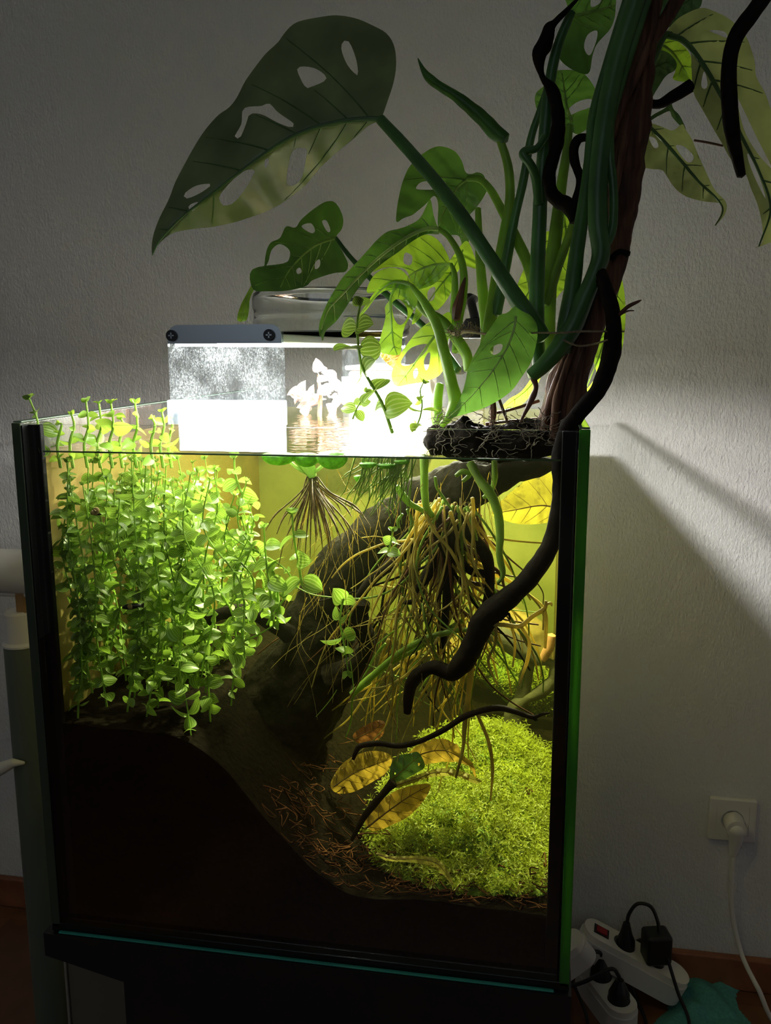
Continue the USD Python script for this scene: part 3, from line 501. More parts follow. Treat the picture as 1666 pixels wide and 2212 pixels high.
leaf(mon, [(1195, 156), (1219, 151), (1246, 153), (1266, 163), (1285, 190), (1300, 230), (1290, 265), (1263, 282), (1246, 290), (1216, 272), (1185, 262), (1165, 245), (1156, 221), (1159, 200), (1178, 183)], [(1235, 262, .16), (1225, 230, .165), (1220, 195, .17), (1215, 158, .175)], [[(1226, 238), (1250, 219), (1278, 214), (1278, 230), (1252, 240), (1230, 249)]], (.3, .2), 0, ('leaf', 'rib'), ribr=3.5, ribs=5, seed=11)
leaf(mon, [(1399, 268), (1426, 272), (1453, 282), (1474, 268), (1481, 279), (1494, 299), (1508, 333), (1528, 377), (1545, 411), (1569, 437), (1566, 464), (1543, 489), (1556, 466), (1559, 445), (1550, 438), (1521, 435), (1484, 425), (1460, 408), (1443, 384), (1430, 367), (1406, 365), (1389, 355), (1392, 306)],
     [(1399, 270, .12), (1430, 300, .115), (1470, 345, .11), (1510, 392, .105), (1548, 428, .10), (1562, 455, .098), (1546, 487, .096)], [[(1402, 296), (1416, 299), (1423, 316), (1413, 319)], [(1460, 316), (1477, 316), (1498, 336), (1494, 350), (1481, 347)]], (.35, .35), 0, ('leaf_pale', 'rib_dark'), ribr=4, ribs=6, quilt=.002, seed=12, label='pointed leaf hanging right of the woody stem')
leaf(mon, [(1385, 153), (1399, 119), (1426, 109), (1447, 116), (1462, 136), (1458, 152), (1440, 163), (1426, 183), (1408, 215), (1400, 252), (1416, 245), (1440, 231), (1449, 217), (1455, 235), (1469, 250), (1482, 279), (1470, 272), (1452, 252), (1446, 240), (1420, 252), (1396, 262), (1386, 220)], [(1400, 150, .13), (1425, 140, .132), (1448, 130, .135)], [], (.2, .2), 0, ('leaf_dark', 'rib_dark'), ribr=2.5, ribs=3, seed=13)
leaf(mon, [(1440, 75), (1470, 80), (1491, 99), (1494, 136), (1498, 197), (1515, 231), (1538, 272), (1562, 313), (1580, 345), (1607, 367), (1623, 408), (1637, 442), (1647, 486), (1647, 524), (1630, 536), (1668, 522), (1700, 500), (1704, 420), (1690, 330), (1672, 260), (1655, 205), (1634, 165), (1630, 129), (1610, 75), (1576, 41), (1542, 24), (1515, 17), (1474, 34), (1450, 55)],
     [(1440, 75, .12), (1480, 90, .115), (1520, 140, .11), (1560, 210, .105), (1600, 290, .10), (1640, 370, .095), (1665, 450, .09), (1640, 532, .088)], [[(1531, 65), (1565, 68), (1572, 82), (1552, 75)], [(1592, 210), (1606, 235), (1632, 290), (1660, 345), (1668, 365), (1640, 335), (1612, 290), (1597, 240)], [(1522, 152), (1529, 183), (1522, 193), (1515, 183)], [(1616, 330), (1640, 380), (1655, 430), (1636, 395), (1618, 350)]], (.5, .5), 0, ('leaf_pale', 'rib_dark'), ribr=6, ribs=9, quilt=.002, seed=14, label='largest pale leaf drooping at the upper right')
leaf(mon, [(1412, 85), (1450, 82), (1472, 95), (1492, 120), (1496, 172), (1455, 172), (1460, 150), (1445, 138), (1420, 120)], [(1425, 92, .15), (1455, 115, .15), (1485, 160, .15)], [], (.2, .2), 0, ('leaf_backlit', 'rib'), ribr=3, ribs=3, seed=16)
leaf(mon, [(1420, -30), (1505, -30), (1515, 12), (1480, 40), (1450, 58), (1415, 55), (1405, 20)], [(1500, -10, .14), (1465, 15, .142), (1430, 45, .145)], [], (.2, .2), 0, ('leaf_dark', 'rib_dark'), ribr=3, ribs=4, seed=17)
leaf(mon, [(1330, 612), (1343, 600), (1351, 650), (1351, 700), (1345, 750), (1332, 795), (1305, 842), (1250, 885), (1232, 870), (1228, 810), (1240, 760), (1262, 725), (1290, 700), (1310, 660)], [(1336, 620, .12), (1320, 690, .125), (1298, 760, .13), (1270, 830, .135), (1250, 880, .14)], [[(1251, 803), (1270, 758), (1287, 795), (1285, 817), (1262, 844), (1250, 825)], [(1300, 690), (1318, 670), (1322, 690), (1312, 712)]], (.2, .3), 0, ('leaf_backlit', 'rib'), ribr=3, ribs=6, seed=18, label='yellow-green holed leaf behind the woody stem')
leaf(mon, [(1150, 545), (1180, 500), (1200, 520), (1190, 590), (1160, 640), (1130, 690), (1100, 700), (1110, 640), (1128, 590)], [(1195, 510, .17), (1165, 580, .172), (1115, 690, .175)], [], (.2, .2), 0, ('leaf_backlit', 'rib'), ribr=3, ribs=5, seed=19)
leaf(mon, [(1170, 700), (1205, 640), (1235, 600), (1240, 500), (1220, 430), (1200, 450), (1215, 520), (1200, 600), (1175, 660)], [(1215, 440, .17), (1222, 540, .172), (1180, 690, .175)], [], (.3, .2), 0, ('leaf_backlit', 'rib'), ribr=3, ribs=5, seed=20)
leaf(mon, [(1100, 862), (1130, 842), (1165, 790), (1190, 760), (1175, 800), (1150, 850), (1118, 880), (1085, 882)], [(1180, 775, .11), (1145, 835, .11), (1092, 878, .11)], [], (.2, .2), 0, ('leaf_backlit', 'rib'), ribr=2, ribs=4, seed=21)
leaf(mon, [(985, 545), (1008, 520), (1022, 545), (1030, 580), (1000, 575), (975, 610), (955, 650), (945, 640), (955, 590)], [(1000, 540, .19), (985, 570, .19), (950, 645, .19)], [], (.2, .2), 0, ('leaf_backlit', 'rib'), ribr=2, ribs=4, seed=22)
leaf(mon, [(905, 615), (935, 600), (975, 578), (985, 600), (970, 640), (945, 670), (925, 665), (905, 690), (890, 700), (900, 660)], [(978, 585, .175), (945, 625, .175), (895, 695, .175)], [[(925, 628), (940, 620), (938, 645), (925, 650)]], (.2, .2), 0, ('leaf_backlit', 'rib'), ribr=2.5, ribs=4, seed=23)
sp = ptube([(903, 126, .155, 1), (915, 152, .158, 5), (930, 172, .16, 9), (955, 190, .162, 9), (985, 208, .164, 10), (1015, 232, .166, 12), (1045, 258, .168, 13), (1070, 285, .17, 14), (1092, 302, .17, 12)], 12, 6, .35, 4, 45)
obj('rolled_leaf', sp, M['leaf'], mon, label='new leaf still rolled into a spear')
obj('leaf_sheath', ptube([(985, 690, .135, 8), (990, 660, .135, 11), (1000, 620, .135, 7), (1005, 600, .135, 2)], 8, 5, .4, 9), M['root_red'], mon)
AR = [  # aerial roots: material, rows, roughness
 ('root_dark', [(1293, 585, .045, 13), (1313, 635, .04, 15), (1325, 690, .038, 17), (1325, 730, .036, 18), (1320, 770, .034, 18), (1308, 808, .033, 18), (1290, 846, .032, 17), (1268, 874, .031, 17), (1246, 900, .03, 17), (1229, 925, .03, 19), (1218, 955, .03, 20), (1213, 990, .03, 22), (1213, 1050, .03, 19), (1208, 1115, .03, 20), (1188, 1180, .032, 20), (1150, 1240, .034, 22), (1100, 1290, .036, 25), (1052, 1332, .038, 28), (1030, 1378, .04, 26), (1003, 1425, .042, 25), (975, 1452, .044, 20), (935, 1442, .046, 16), (903, 1458, .048, 16), (886, 1488, .05, 14), (880, 1540, .052, 9)], .22),
 ('root_dark', [(1660, -20, .06, 14), (1628, 25, .06, 15), (1590, 80, .06, 15), (1576, 140, .06, 15), (1576, 220, .06, 15), (1583, 290, .06, 15), (1592, 335, .06, 12), (1602, 380, .06, 8)], .15),
 ('root_dark', [(1255, -10, .09, 3), (1225, 22, .09, 4), (1200, 48, .09, 6), (1188, 62, .09, 12), (1180, 90, .09, 15), (1165, 120, .09, 13), (1172, 165, .09, 6), (1190, 190, .088, 11), (1203, 225, .088, 13), (1205, 270, .088, 13), (1200, 320, .088, 13), (1190, 360, .088, 14), (1188, 410, .086, 14), (1205, 432, .084, 14), (1228, 446, .082, 15), (1240, 480, .08, 10)], .4),
 ('root_dark', [(1276, 296, .08, 7), (1250, 300, .08, 9), (1240, 325, .08, 9), (1243, 355, .08, 9), (1254, 385, .08, 9), (1248, 420, .08, 9), (1240, 450, .08, 9)], .3),
 ('root_dark', [(1395, 222, .12, 8), (1425, 225, .12, 9), (1455, 208, .12, 11), (1495, 185, .12, 13)], .2),
 ('root_red', [(1500, 303, .13, 2), (1530, 308, .13, 2.2), (1562, 315, .13, 2)], 0),
 ('root_dark', [(1320, 560, .06, 7), (1336, 545, .058, 6), (1350, 546, .056, 6), (1358, 550, .055, 7)], .2),
 ('root_red', [(1152, 815, .05, 7), (1158, 838, .05, 6), (1146, 868, .05, 6), (1134, 892, .05, 4), (1124, 912, .05, 2)], .35),
 ('root_dark', [(1300, 550, .06, 12), (1285, 600, .056, 14), (1270, 660, .054, 12), (1250, 720, .054, 10)], .25),
 ('root_red', [(1338, 680, .036, 5), (1358, 662, .034, 4), (1378, 652, .033, 3), (1386, 648, .033, 1)], .3), ('root_red', [(1338, 680, .036, 3), (1356, 672, .035, 2), (1370, 671, .034, 1)], .2)]
for m_, rows, ro in AR: obj('aerial_root', ptube(rows, 12, 6, ro, 11, 80), M[m_], mon)
rng = np.random.default_rng(11)
# roots under water: thick ones traced, then the tangle
UR = [
 ('root_dark', [(960, 1110, .10, 22), (900, 1165, .095, 16), (850, 1215, .09, 14), (805, 1252, .085, 12), (775, 1290, .085, 10)]), ('root_dark', [(955, 1100, .09, 20), (945, 1180, .085, 13), (925, 1240, .08, 11), (905, 1270, .08, 9), (893, 1298, .08, 7), (870, 1302, .08, 4)]),
 ('root_dark', [(970, 1100, .085, 22), (975, 1160, .08, 15), (972, 1230, .08, 13), (966, 1290, .08, 11), (960, 1350, .08, 8), (955, 1400, .08, 5)]), ('root_dark', [(985, 1120, .08, 18), (1020, 1160, .075, 14), (1048, 1195, .07, 13), (1058, 1240, .07, 12), (1055, 1290, .068, 11), (1042, 1330, .066, 10), (1030, 1370, .065, 8)]),
 ('root_dark', [(970, 1150, .08, 12), (990, 1200, .08, 11), (1015, 1232, .078, 10), (1048, 1240, .076, 9)]), ('root_red', [(960, 1140, .09, 9), (990, 1170, .088, 7), (1040, 1210, .085, 5), (1078, 1236, .085, 4), (1090, 1270, .085, 3)]),
 ('root_red', [(950, 1180, .085, 8), (960, 1225, .085, 7), (1000, 1255, .083, 6), (1045, 1265, .08, 5), (1082, 1280, .08, 4)]),
 ('root_green', [(1015, 1000, .05, 8), (1035, 1035, .046, 10), (1058, 1065, .042, 11), (1075, 1105, .04, 10), (1080, 1150, .04, 9), (1079, 1200, .04, 8), (1087, 1240, .04, 6), (1076, 1260, .04, 4)]), ('root_green', [(1068, 995, .06, 7), (1069, 1030, .06, 7), (1062, 1060, .06, 6), (1045, 1075, .06, 5)]),
 ('root_green', [(917, 985, .055, 9), (917, 1040, .053, 9), (920, 1090, .052, 8), (935, 1115, .06, 6)]), ('root_green', [(985, 1028, .06, 5), (1000, 1018, .06, 6), (1015, 1025, .06, 5), (1000, 1040, .06, 4)]), ('root_green', [(857, 1050, .05, 7), (880, 1083, .05, 8), (905, 1098, .055, 6), (930, 1110, .06, 4)]),
 ('root_green', [(940, 1030, .05, 4), (945, 1055, .05, 4), (965, 1085, .05, 3), (975, 1100, .05, 2)]), ('root_green', [(870, 1110, .045, 3), (860, 1125, .045, 4), (862, 1140, .045, 3)]), ('root_green', [(880, 1100, .045, 4), (890, 1128, .045, 4), (884, 1150, .045, 2)]),
 ('root_gold', [(1060, 1348, .035, 5), (1090, 1350, .034, 5.5), (1125, 1352, .033, 5), (1150, 1332, .032, 5), (1176, 1315, .032, 5), (1180, 1298, .032, 3)]), ('root_gold', [(1176, 1315, .032, 4.5), (1180, 1345, .032, 4.5), (1178, 1400, .032, 3)]), ('root_gold', [(1125, 1352, .033, 4), (1143, 1385, .033, 4), (1140, 1425, .033, 4), (1128, 1460, .033, 3), (1122, 1480, .033, 2)]),
 ('root_gold', [(1178, 1306, .032, 3), (1190, 1303, .032, 3), (1192, 1309, .032, 2)]), ('root_gold', [(1105, 1352, .033, 3), (1113, 1390, .033, 3), (1108, 1440, .033, 2)]), ('root_gold', [(1072, 1352, .034, 3), (1070, 1390, .034, 3), (1055, 1430, .034, 3), (1075, 1480, .034, 2)]),
 ('root_green', [(790, 1475, .08, 8), (850, 1420, .08, 8), (910, 1385, .078, 8), (970, 1365, .075, 7), (1010, 1360, .07, 5)]), ('root_green', [(760, 1500, .09, 9), (830, 1440, .09, 8), (900, 1400, .09, 7), (1000, 1340, .09, 5)]),
 ('root_gold', [(1020, 1415, .05, 7), (1015, 1480, .05, 7), (1005, 1560, .048, 6), (1000, 1620, .047, 4), (985, 1680, .046, 3)]), ('root_gold', [(1030, 1540, .05, 4), (1055, 1600, .048, 4), (1064, 1660, .047, 4), (1060, 1730, .046, 2)]), ('root_dark', [(1080, 1340, .03, 4), (1098, 1325, .03, 3), (1102, 1338, .03, 2)])]
for m_, rows in UR: obj('root', ptube(rows, 9, 6, .25, 13, 90), M[m_], mon)
def curl(p, ang, ln, r, Y, k, wig, pull):
    """A root that wanders as it grows, pulled towards hanging straight down."""
    rows = [(p[0], p[1], Y, r)]; n = 9; w = 0
    for j in range(n):
        w = .6*w + rng.normal(0, wig); ang += w; ang += (math.pi/2 - ang)*pull
        q = rows[-1]; rows.append((min(q[0]+math.cos(ang)*ln/n, 1150+q[0]*.02), q[1]+math.sin(ang)*ln/n, Y + .004*math.sin(k+j*.8), r*(1-.6*(j+1)/n)))
    return rows
for k in range(120):
    a0 = rng.uniform(.9, 2.5); p = (rng.uniform(900, 1045), rng.uniform(1075, 1125)); Y0 = rng.uniform(.055, .16)
    rows = curl(p, a0, rng.uniform(200, 500), rng.uniform(2.2, 5.2), Y0, k, .17, .13)
    obj('root', ptube(rows, 6, 4), M['root_red' if k % 4 == 1 else 'root_dark' if k % 8 == 2 else 'root_green' if k % 8 == 4 else 'root_gold'], mon, smooth=True)
for k in range(45):      # a second sheaf lower down, lying to the left
    p = (rng.uniform(830, 1050), rng.uniform(1280, 1440)); Y0 = rng.uniform(.05, .15)
    obj('root', ptube(curl(p, rng.uniform(1.3, 2.6), rng.uniform(160, 330), rng.uniform(2, 4), Y0, k, .14, .06), 6, 4), M['root_gold' if k % 4 else 'root_green'], mon, smooth=True)
hair = []
for k in range(170):
    hair.append(ptube(curl((rng.uniform(640, 1070), rng.uniform(1000, 1380)), rng.normal(1.57, .5), rng.uniform(60, 240), .9, rng.uniform(.025, .14), k, .10, .12), 3, 2))
obj('root_hair', cat(*hair), M['root_gold'], mon, kind='stuff', smooth=True, label='fine pale root threads')
# ---------------------------------------------------------------- driftwood and the tank's bottom
def pblob(rows, **k):
    a = np.array(rows, float); return blob(at(a[:, 0], a[:, 1], a[:, 2]), a[:, 3]*mpp(a[:, 2]), **k)
dw = thing('driftwood', 'big black driftwood reaching diagonally up to the water surface', 'driftwood', tuple(at(640, 1560, .16)))
obj('trunk', pblob([(1190, 1003, .11, 16), (1110, 1014, .12, 34), (1020, 1040, .13, 56), (905, 1090, .14, 55), (815, 1155, .15, 58), (742, 1235, .16, 72), (700, 1330, .165, 80), (690, 1410, .165, 98), (640, 1500, .165, 120), (560, 1600, .17, 140)], rough=.006, freq=60, res=.005), M['wood'], dw, smooth=True)
obj('branch', ptube([(415, 1362, .10, 10), (440, 1342, .10, 14), (490, 1323, .10, 15), (540, 1322, .10, 16), (580, 1340, .11, 18), (625, 1372, .13, 20)], 14, 6, .4, 3), M['wood'], dw)
obj('branch', ptube([(775, 1300, .12, 26), (772, 1330, .12, 24), (790, 1372, .12, 20), (793, 1400, .12, 18), (770, 1440, .12, 26), (720, 1470, .125, 40)], 14, 6, .3, 4), M['wood'], dw)
ball = thing('root_ball', 'black mossy root ball of the monstera sitting at the water surface in the right corner', 'root ball', tuple(at(1080, 985, .07)))
obj('core', pblob([(950, 950, .075, 34), (1010, 950, .075, 42), (1080, 958, .078, 40), (1150, 946, .075, 44), (1220, 945, .07, 34)], rough=.007, freq=110, res=.003), M['wood'], ball, smooth=True)
rng = np.random.default_rng(5); cur = []
for k in range(110):
    rows = [(rng.uniform(935, 1235), rng.uniform(898, 975), rng.uniform(.034, .052), rng.uniform(.6, 1.5))]; an = rng.uniform(0, 6.28)
    for j in range(7): an += rng.normal(0, .5); rows.append((rows[-1][0]+math.cos(an)*7, max(rows[-1][1]+math.sin(an)*4.5, 880), rows[0][2], .8))
    cur.append(ptube(rows, 4, 3))
obj('fine_roots', cat(*cur), M['root_pale'], ball, smooth=True, kind='stuff', label='tangle of fine pale roots')
gd = thing('grey_driftwood', 'grey crooked driftwood hazy at the back of the tank', 'driftwood', tuple(at(1110, 1580, .38)))
obj('limb', ptube([(1045, 1352, .37, 16), (1090, 1380, .37, 24), (1130, 1408, .37, 20), (1160, 1424, .37, 13), (1190, 1432, .37, 9), (1198, 1448, .37, 12), (1192, 1472, .37, 14), (1165, 1498, .37, 14), (1135, 1512, .37, 12), (1112, 1528, .37, 18), (1108, 1560, .37, 22), (1100, 1600, .37, 30)], 12, 6, .3, 5), M['wood_grey'], gd)
obj('stump', ptube([(1172, 1424, .368, 9), (1186, 1400, .366, 12), (1192, 1372, .365, 10)], 10, 5, .3, 6), M['pinkish'], gd, label='bare pinkish stump')
obj('limb', ptube([(1150, 1410, .372, 12), (1140, 1450, .374, 14), (1125, 1520, .376, 18), (1120, 1570, .378, 22)], 10, 5, .3, 8), M['wood_grey'], gd)
sand = thing('tan_stone', 'rounded tan stone behind the grey driftwood', 'stone', tuple(at(1085, 1360, .47)))
obj('body', pblob([(1010, 1420, .47, 60), (1075, 1345, .47, 50), (1130, 1375, .47, 52), (1165, 1420, .47, 40), (1050, 1440, .47, 50)], rough=.006, freq=30), M['tan_stone'], sand, smooth=True)
def carpet_mesh(N, place, size, seed):
    """N little upright shoots with narrow leaf pairs at place(rng) -> point, in one mesh."""
    rng = np.random.default_rng(seed); V, Fc, n = [], [], 0
    for _ in range(N):
        p = place(rng)
        if p is None: continue
        ax = np.array([rng.normal(0, .45), rng.normal(0, .45) - .15, 1.0]); ax /= np.linalg.norm(ax); h = size*rng.uniform(1.2, 3.2); e = np.cross(ax, [.3, 1, .2]); e /= np.linalg.norm(e); e2 = np.cross(ax, e); a = rng.uniform(0, 6.28)
        for j in range(4):
            q = p + ax*h*(j+1)/4; a += 1.57 + rng.normal(0, .2)
            for s in (0, math.pi):
                d = math.cos(a+s)*e + math.sin(a+s)*e2 + ax*.55; sd = np.cross(d, ax); sd /= np.linalg.norm(sd); l = size*rng.uniform(.7, 1.15)
                V += [q, q+d*l*.45+sd*l*.17, q+d*l-ax*l*.15, q+d*l*.45-sd*l*.17]; Fc += [[n, n+1, n+2], [n, n+2, n+3]]; n += 4
        sw = size*.05; V += [p-e*sw, p+e*sw, p+ax*h]; Fc += [[n, n+1, n+2]]; n += 3
    return trimesh.Trimesh(np.array(V), np.array(Fc), process=False)
MP = Polygon([(.262, .10), (.285, .05), (.33, .028), (.385, .022), (.432, .035), (.438, .12), (.436, .30), (.40, .36), (.33, .36), (.29, .30), (.268, .2)])
def on_mound(r):
    for _ in range(30):
        x, y = r.uniform(.24, .44), r.uniform(.015, .40)
        if MP.contains(Point(x, y)):
            e = MP.exterior.distance(Point(x, y)); return np.array([x, y, soil_z(x, y) + .030*min(e/.07, 1)*(.5+meshkit.fbm(np.array([x*40, y*40, 0]), 2, 3))*r.uniform(.3, 1)])
mx, my = np.meshgrid(np.linspace(.255, .441, 60), np.linspace(.016, .38, 80), indexing='ij')
me = np.array([[MP.exterior.distance(Point(a, b)) if MP.contains(Point(a, b)) else -.01 for a, b in zip(r0, r1)] for r0, r1 in zip(mx, my)])
mz = soil_z(mx, my) + np.where(me > 0, .024*np.minimum(me/.07, 1)*(.5+meshkit.fbm(np.stack([mx*40, my*40, 0*mx], -1), 2, 3)), -.006)
cp = thing('carpet_plant', 'dense bright yellow-green carpet of tiny-leaved plants on the bottom at the right', 'plant', (.36, .18, float(soil_z(.36, .18))), kind='stuff')
obj('mat', slab(mx, my, mz, RIM-.40), M['moss_bed'], cp, smooth=50)
obj('shoots', carpet_mesh(4200, on_mound, .0052, 8), M['carpet'], cp, smooth=False, kind='stuff')
mo = thing('moss_cushion', 'bright green moss cushion growing on the stone at the back right', 'moss', tuple(at(1130, 1500, .42)), kind='stuff')
obj('cushion', pblob([(1060, 1440, .45, 40), (1120, 1470, .44, 52), (1165, 1490, .43, 44), (1180, 1540, .43, 30)], rough=.006, freq=70), M['moss_bed'], mo, smooth=True)
def on_cushion(r):
    a = [(1060, 1440, .45, 40), (1120, 1470, .44, 52), (1165, 1490, .43, 44), (1180, 1540, .43, 30)][r.integers(4)]; v = r.normal(0, 1, 3); v[1] = -abs(v[1]); v /= np.linalg.norm(v)
    return at(a[0], a[1], a[2]) + v*a[3]*mpp(a[2])*1.0
obj('shoots', carpet_mesh(1500, on_cushion, .0045, 9), M['carpet'], mo, smooth=False, kind='stuff')
rng = np.random.default_rng(21); deb = []
for k in range(300):
    x, y = rng.uniform(.20, .435)**1.0, abs(rng.normal(0, .07)) + .012; z = float(soil_z(x, y)) + abs(rng.normal(0, .006)) + .0015; p = [np.array([x, y, z])]
    for j in range(4): p.append(p[-1] + rng.normal(0, 1, 3)*[.006, .004, .0025])
    p = np.array(p); p[:, 0] = np.clip(p[:, 0], .012, .438); p[:, 1] = np.clip(p[:, 1], .0115, .5); p[:, 2] = np.maximum(p[:, 2], soil_z(p[:, 0], p[:, 1])+.0005)
    deb.append(tube3(spline(p, 3), rng.uniform(.0003, .0007), 4))
obj('plant_litter', cat(*deb), M['litter'], smooth=True, label='reddish brown plant litter strewn over the dark soil', cat='plant litter', kind='stuff')
def sunken(name, label, outline, rib, holes=(), m_='dead', **k):
    a = np.array(outline, float).mean(0); t = thing(name, label, 'leaf', tuple(at(a[0], a[1], rib[0][2])))
    leaf(t, outline, rib, holes, mats=(m_, 'rib_brown'), name='blade', **k); return t
sunken('fallen_leaf', 'broad yellow leaf hanging under the surface at the right pane', [(1062, 1108), (1085, 1080), (1120, 1050), (1150, 1030), (1195, 1024), (1212, 1060), (1212, 1105), (1195, 1125), (1160, 1132), (1120, 1132), (1085, 1122)], [(1215, 1100, .15), (1170, 1092, .155), (1110, 1102, .16), (1064, 1110, .165)], m_='dead_yellow', ribr=2, ribs=5, fold=(.2, .3), seed=31)
sunken('fallen_leaf', 'brown ragged leaf arching above the curled strip', [(872, 1648), (895, 1615), (940, 1596), (970, 1600), (990, 1612), (1000, 1632), (1022, 1650), (1031, 1696), (1018, 1660), (995, 1648), (955, 1646), (915, 1652), (890, 1660)], [(872, 1650, .10), (920, 1626, .10), (970, 1624, .10), (1025, 1660, .10)], ribr=2, ribs=5, fold=(.3, .3), seed=32, ragged=1.5)
sunken('fallen_leaf', 'dark green leaf scrap with pinholes near the bottom', [(842, 1682), (845, 1652), (862, 1632), (885, 1628), (902, 1624), (914, 1640), (917, 1658), (895, 1672), (870, 1686), (850, 1692)], [(845, 1686, .085), (875, 1660, .085), (905, 1635, .085)], [[(903, 1648), (908, 1650), (904, 1655)], [(852, 1668), (856, 1670), (853, 1674)]], m_='leaf_dark', ribr=1.5, ribs=3, fold=(.2, .2), seed=33)
sunken('fallen_leaf', 'narrow pale curled leaf strip lying across the carpet', [(845, 1694), (880, 1682), (920, 1668), (955, 1660), (990, 1664), (1030, 1680), (1040, 1688), (1026, 1692), (990, 1678), (955, 1676), (925, 1680), (885, 1694), (855, 1702)], [(850, 1698, .08), (900, 1682, .08), (955, 1668, .08), (1035, 1687, .08)], m_='dead_pale', ribr=1.5, ribs=8, quilt=.003, fold=(.6, .6), seed=34, ragged=1)
sunken('fallen_leaf', 'tan decaying leaf leaning on the dark root', [(788, 1772), (808, 1742), (848, 1712), (885, 1698), (930, 1695), (915, 1730), (882, 1764), (842, 1784), (806, 1796)], [(790, 1790, .075), (835, 1755, .08), (885, 1720, .085), (928, 1697, .09)], ribr=2.5, ribs=6, fold=(.3, .2), seed=35)
sunken('fallen_leaf', 'large tan leaf lying flat behind the stems', [(715, 1690), (745, 1645), (800, 1622), (845, 1632), (838, 1665), (800, 1692), (760, 1712), (725, 1712)], [(720, 1700, .11), (770, 1668, .115), (842, 1640, .12)], ribr=2, ribs=5, fold=(.3, .3), seed=36)
sunken('fallen_leaf', 'yellow twisted strip of leaf on the soil at the front', [(815, 1842), (850, 1850), (900, 1849), (942, 1855), (968, 1882), (979, 1912), (960, 1892), (935, 1872), (890, 1863), (842, 1860), (822, 1852)], [(816, 1846, .02), (850, 1855, .02), (900, 1856, .02), (945, 1866, .02), (977, 1908, .02)], m_='dead_pale', ribr=1.2, ribs=8, quilt=.002, fold=(.4, .4), seed=37, ragged=1)
sunken('fallen_leaf', 'dark red-brown leaf scrap behind the black twig', [(762, 1590), (780, 1572), (815, 1556), (832, 1562), (826, 1590), (800, 1604), (775, 1606)], [(765, 1598, .11), (800, 1580, .11), (828, 1565, .11)], m_='dead_dark', ribr=1.5, ribs=4, fold=(.3, .3), seed=38)
tw = thing('twig', 'thin black wavy twig forked at its right end', 'twig', tuple(at(765, 1640, .03)))
obj('stem', ptube([(763, 1640, .03, 4), (770, 1622, .03, 6), (780, 1611, .03, 6.5), (820, 1606, .03, 6.5), (862, 1611, .03, 6.5), (910, 1600, .03, 6.5), (960, 1576, .03, 7), (1000, 1550, .03, 7), (1040, 1535, .03, 7), (1078, 1529, .03, 7), (1112, 1537, .03, 6.5), (1150, 1549, .03, 5), (1170, 1543, .03, 3.5), (1187, 1540, .03, 2)], 9, 6, .2, 5), M['root_dark'], tw)
obj('fork', ptube([(1142, 1547, .03, 4), (1152, 1551, .03, 3.5), (1158, 1557, .03, 2)], 7, 4, .2, 6), M['root_dark'], tw)
obj('side_root', ptube([(1150, 1548, .03, 2), (1162, 1556, .03, 1.5)], 5, 3), M['root_dark'], tw)
tw2 = thing('sunken_stick', 'dark sloping stick rising from the soil under the tan leaf', 'stick', tuple(at(760, 1810, .07)))
obj('stem', ptube([(760, 1815, .07, 5), (790, 1760, .072, 8), (830, 1712, .075, 9), (850, 1690, .078, 12)], 9, 6, .3, 8), M['root_dark'], tw2)

# ---------------------------------------------------------------- moneywort stems
rng = np.random.default_rng(77)
LAB_FRONT = 'submerged moneywort stem at the front of the green thicket on the left'; LAB_BACK = 'submerged moneywort stem deeper inside the green thicket on the left'
for k in range(78):
    f = (k*.618 + .1) % 1.0; xt = 84 + 470*f; back = k >= 40; Y0 = rng.uniform(.085, .22) if back else rng.uniform(.018, .07) if xt > 150 else rng.uniform(.018, .026)
    yt = rng.uniform(990, 1080) if xt < 470 else rng.uniform(1040, 1180); yb = rng.uniform(1400, 1560) if xt < 440 else rng.uniform(1300, 1430)
    sc = .66/(.636+Y0); lo = 1173 - 1078*.636/(.636+Y0); xt = max(xt, lo+16); xb = np.clip(xt + rng.normal(18, 45), lo+34, 600)
    sprig('moneywort_stem', LAB_BACK if back else LAB_FRONT, 'water plant', [(xb, yb, Y0), (xb + rng.normal(0, 20), yb*.62+yt*.38, Y0), (xt + rng.normal(0, 20), yb*.3+yt*.7, Y0), (xt, yt, Y0)], rng.uniform(28, 42)*sc, rng.uniform(28, 40)*sc, 'submerged moneywort far in' if back else 'submerged moneywort near the front pane', seed=100+k, r=2.6*sc, aspect=rng.uniform(.6, .9), tilt=.3)
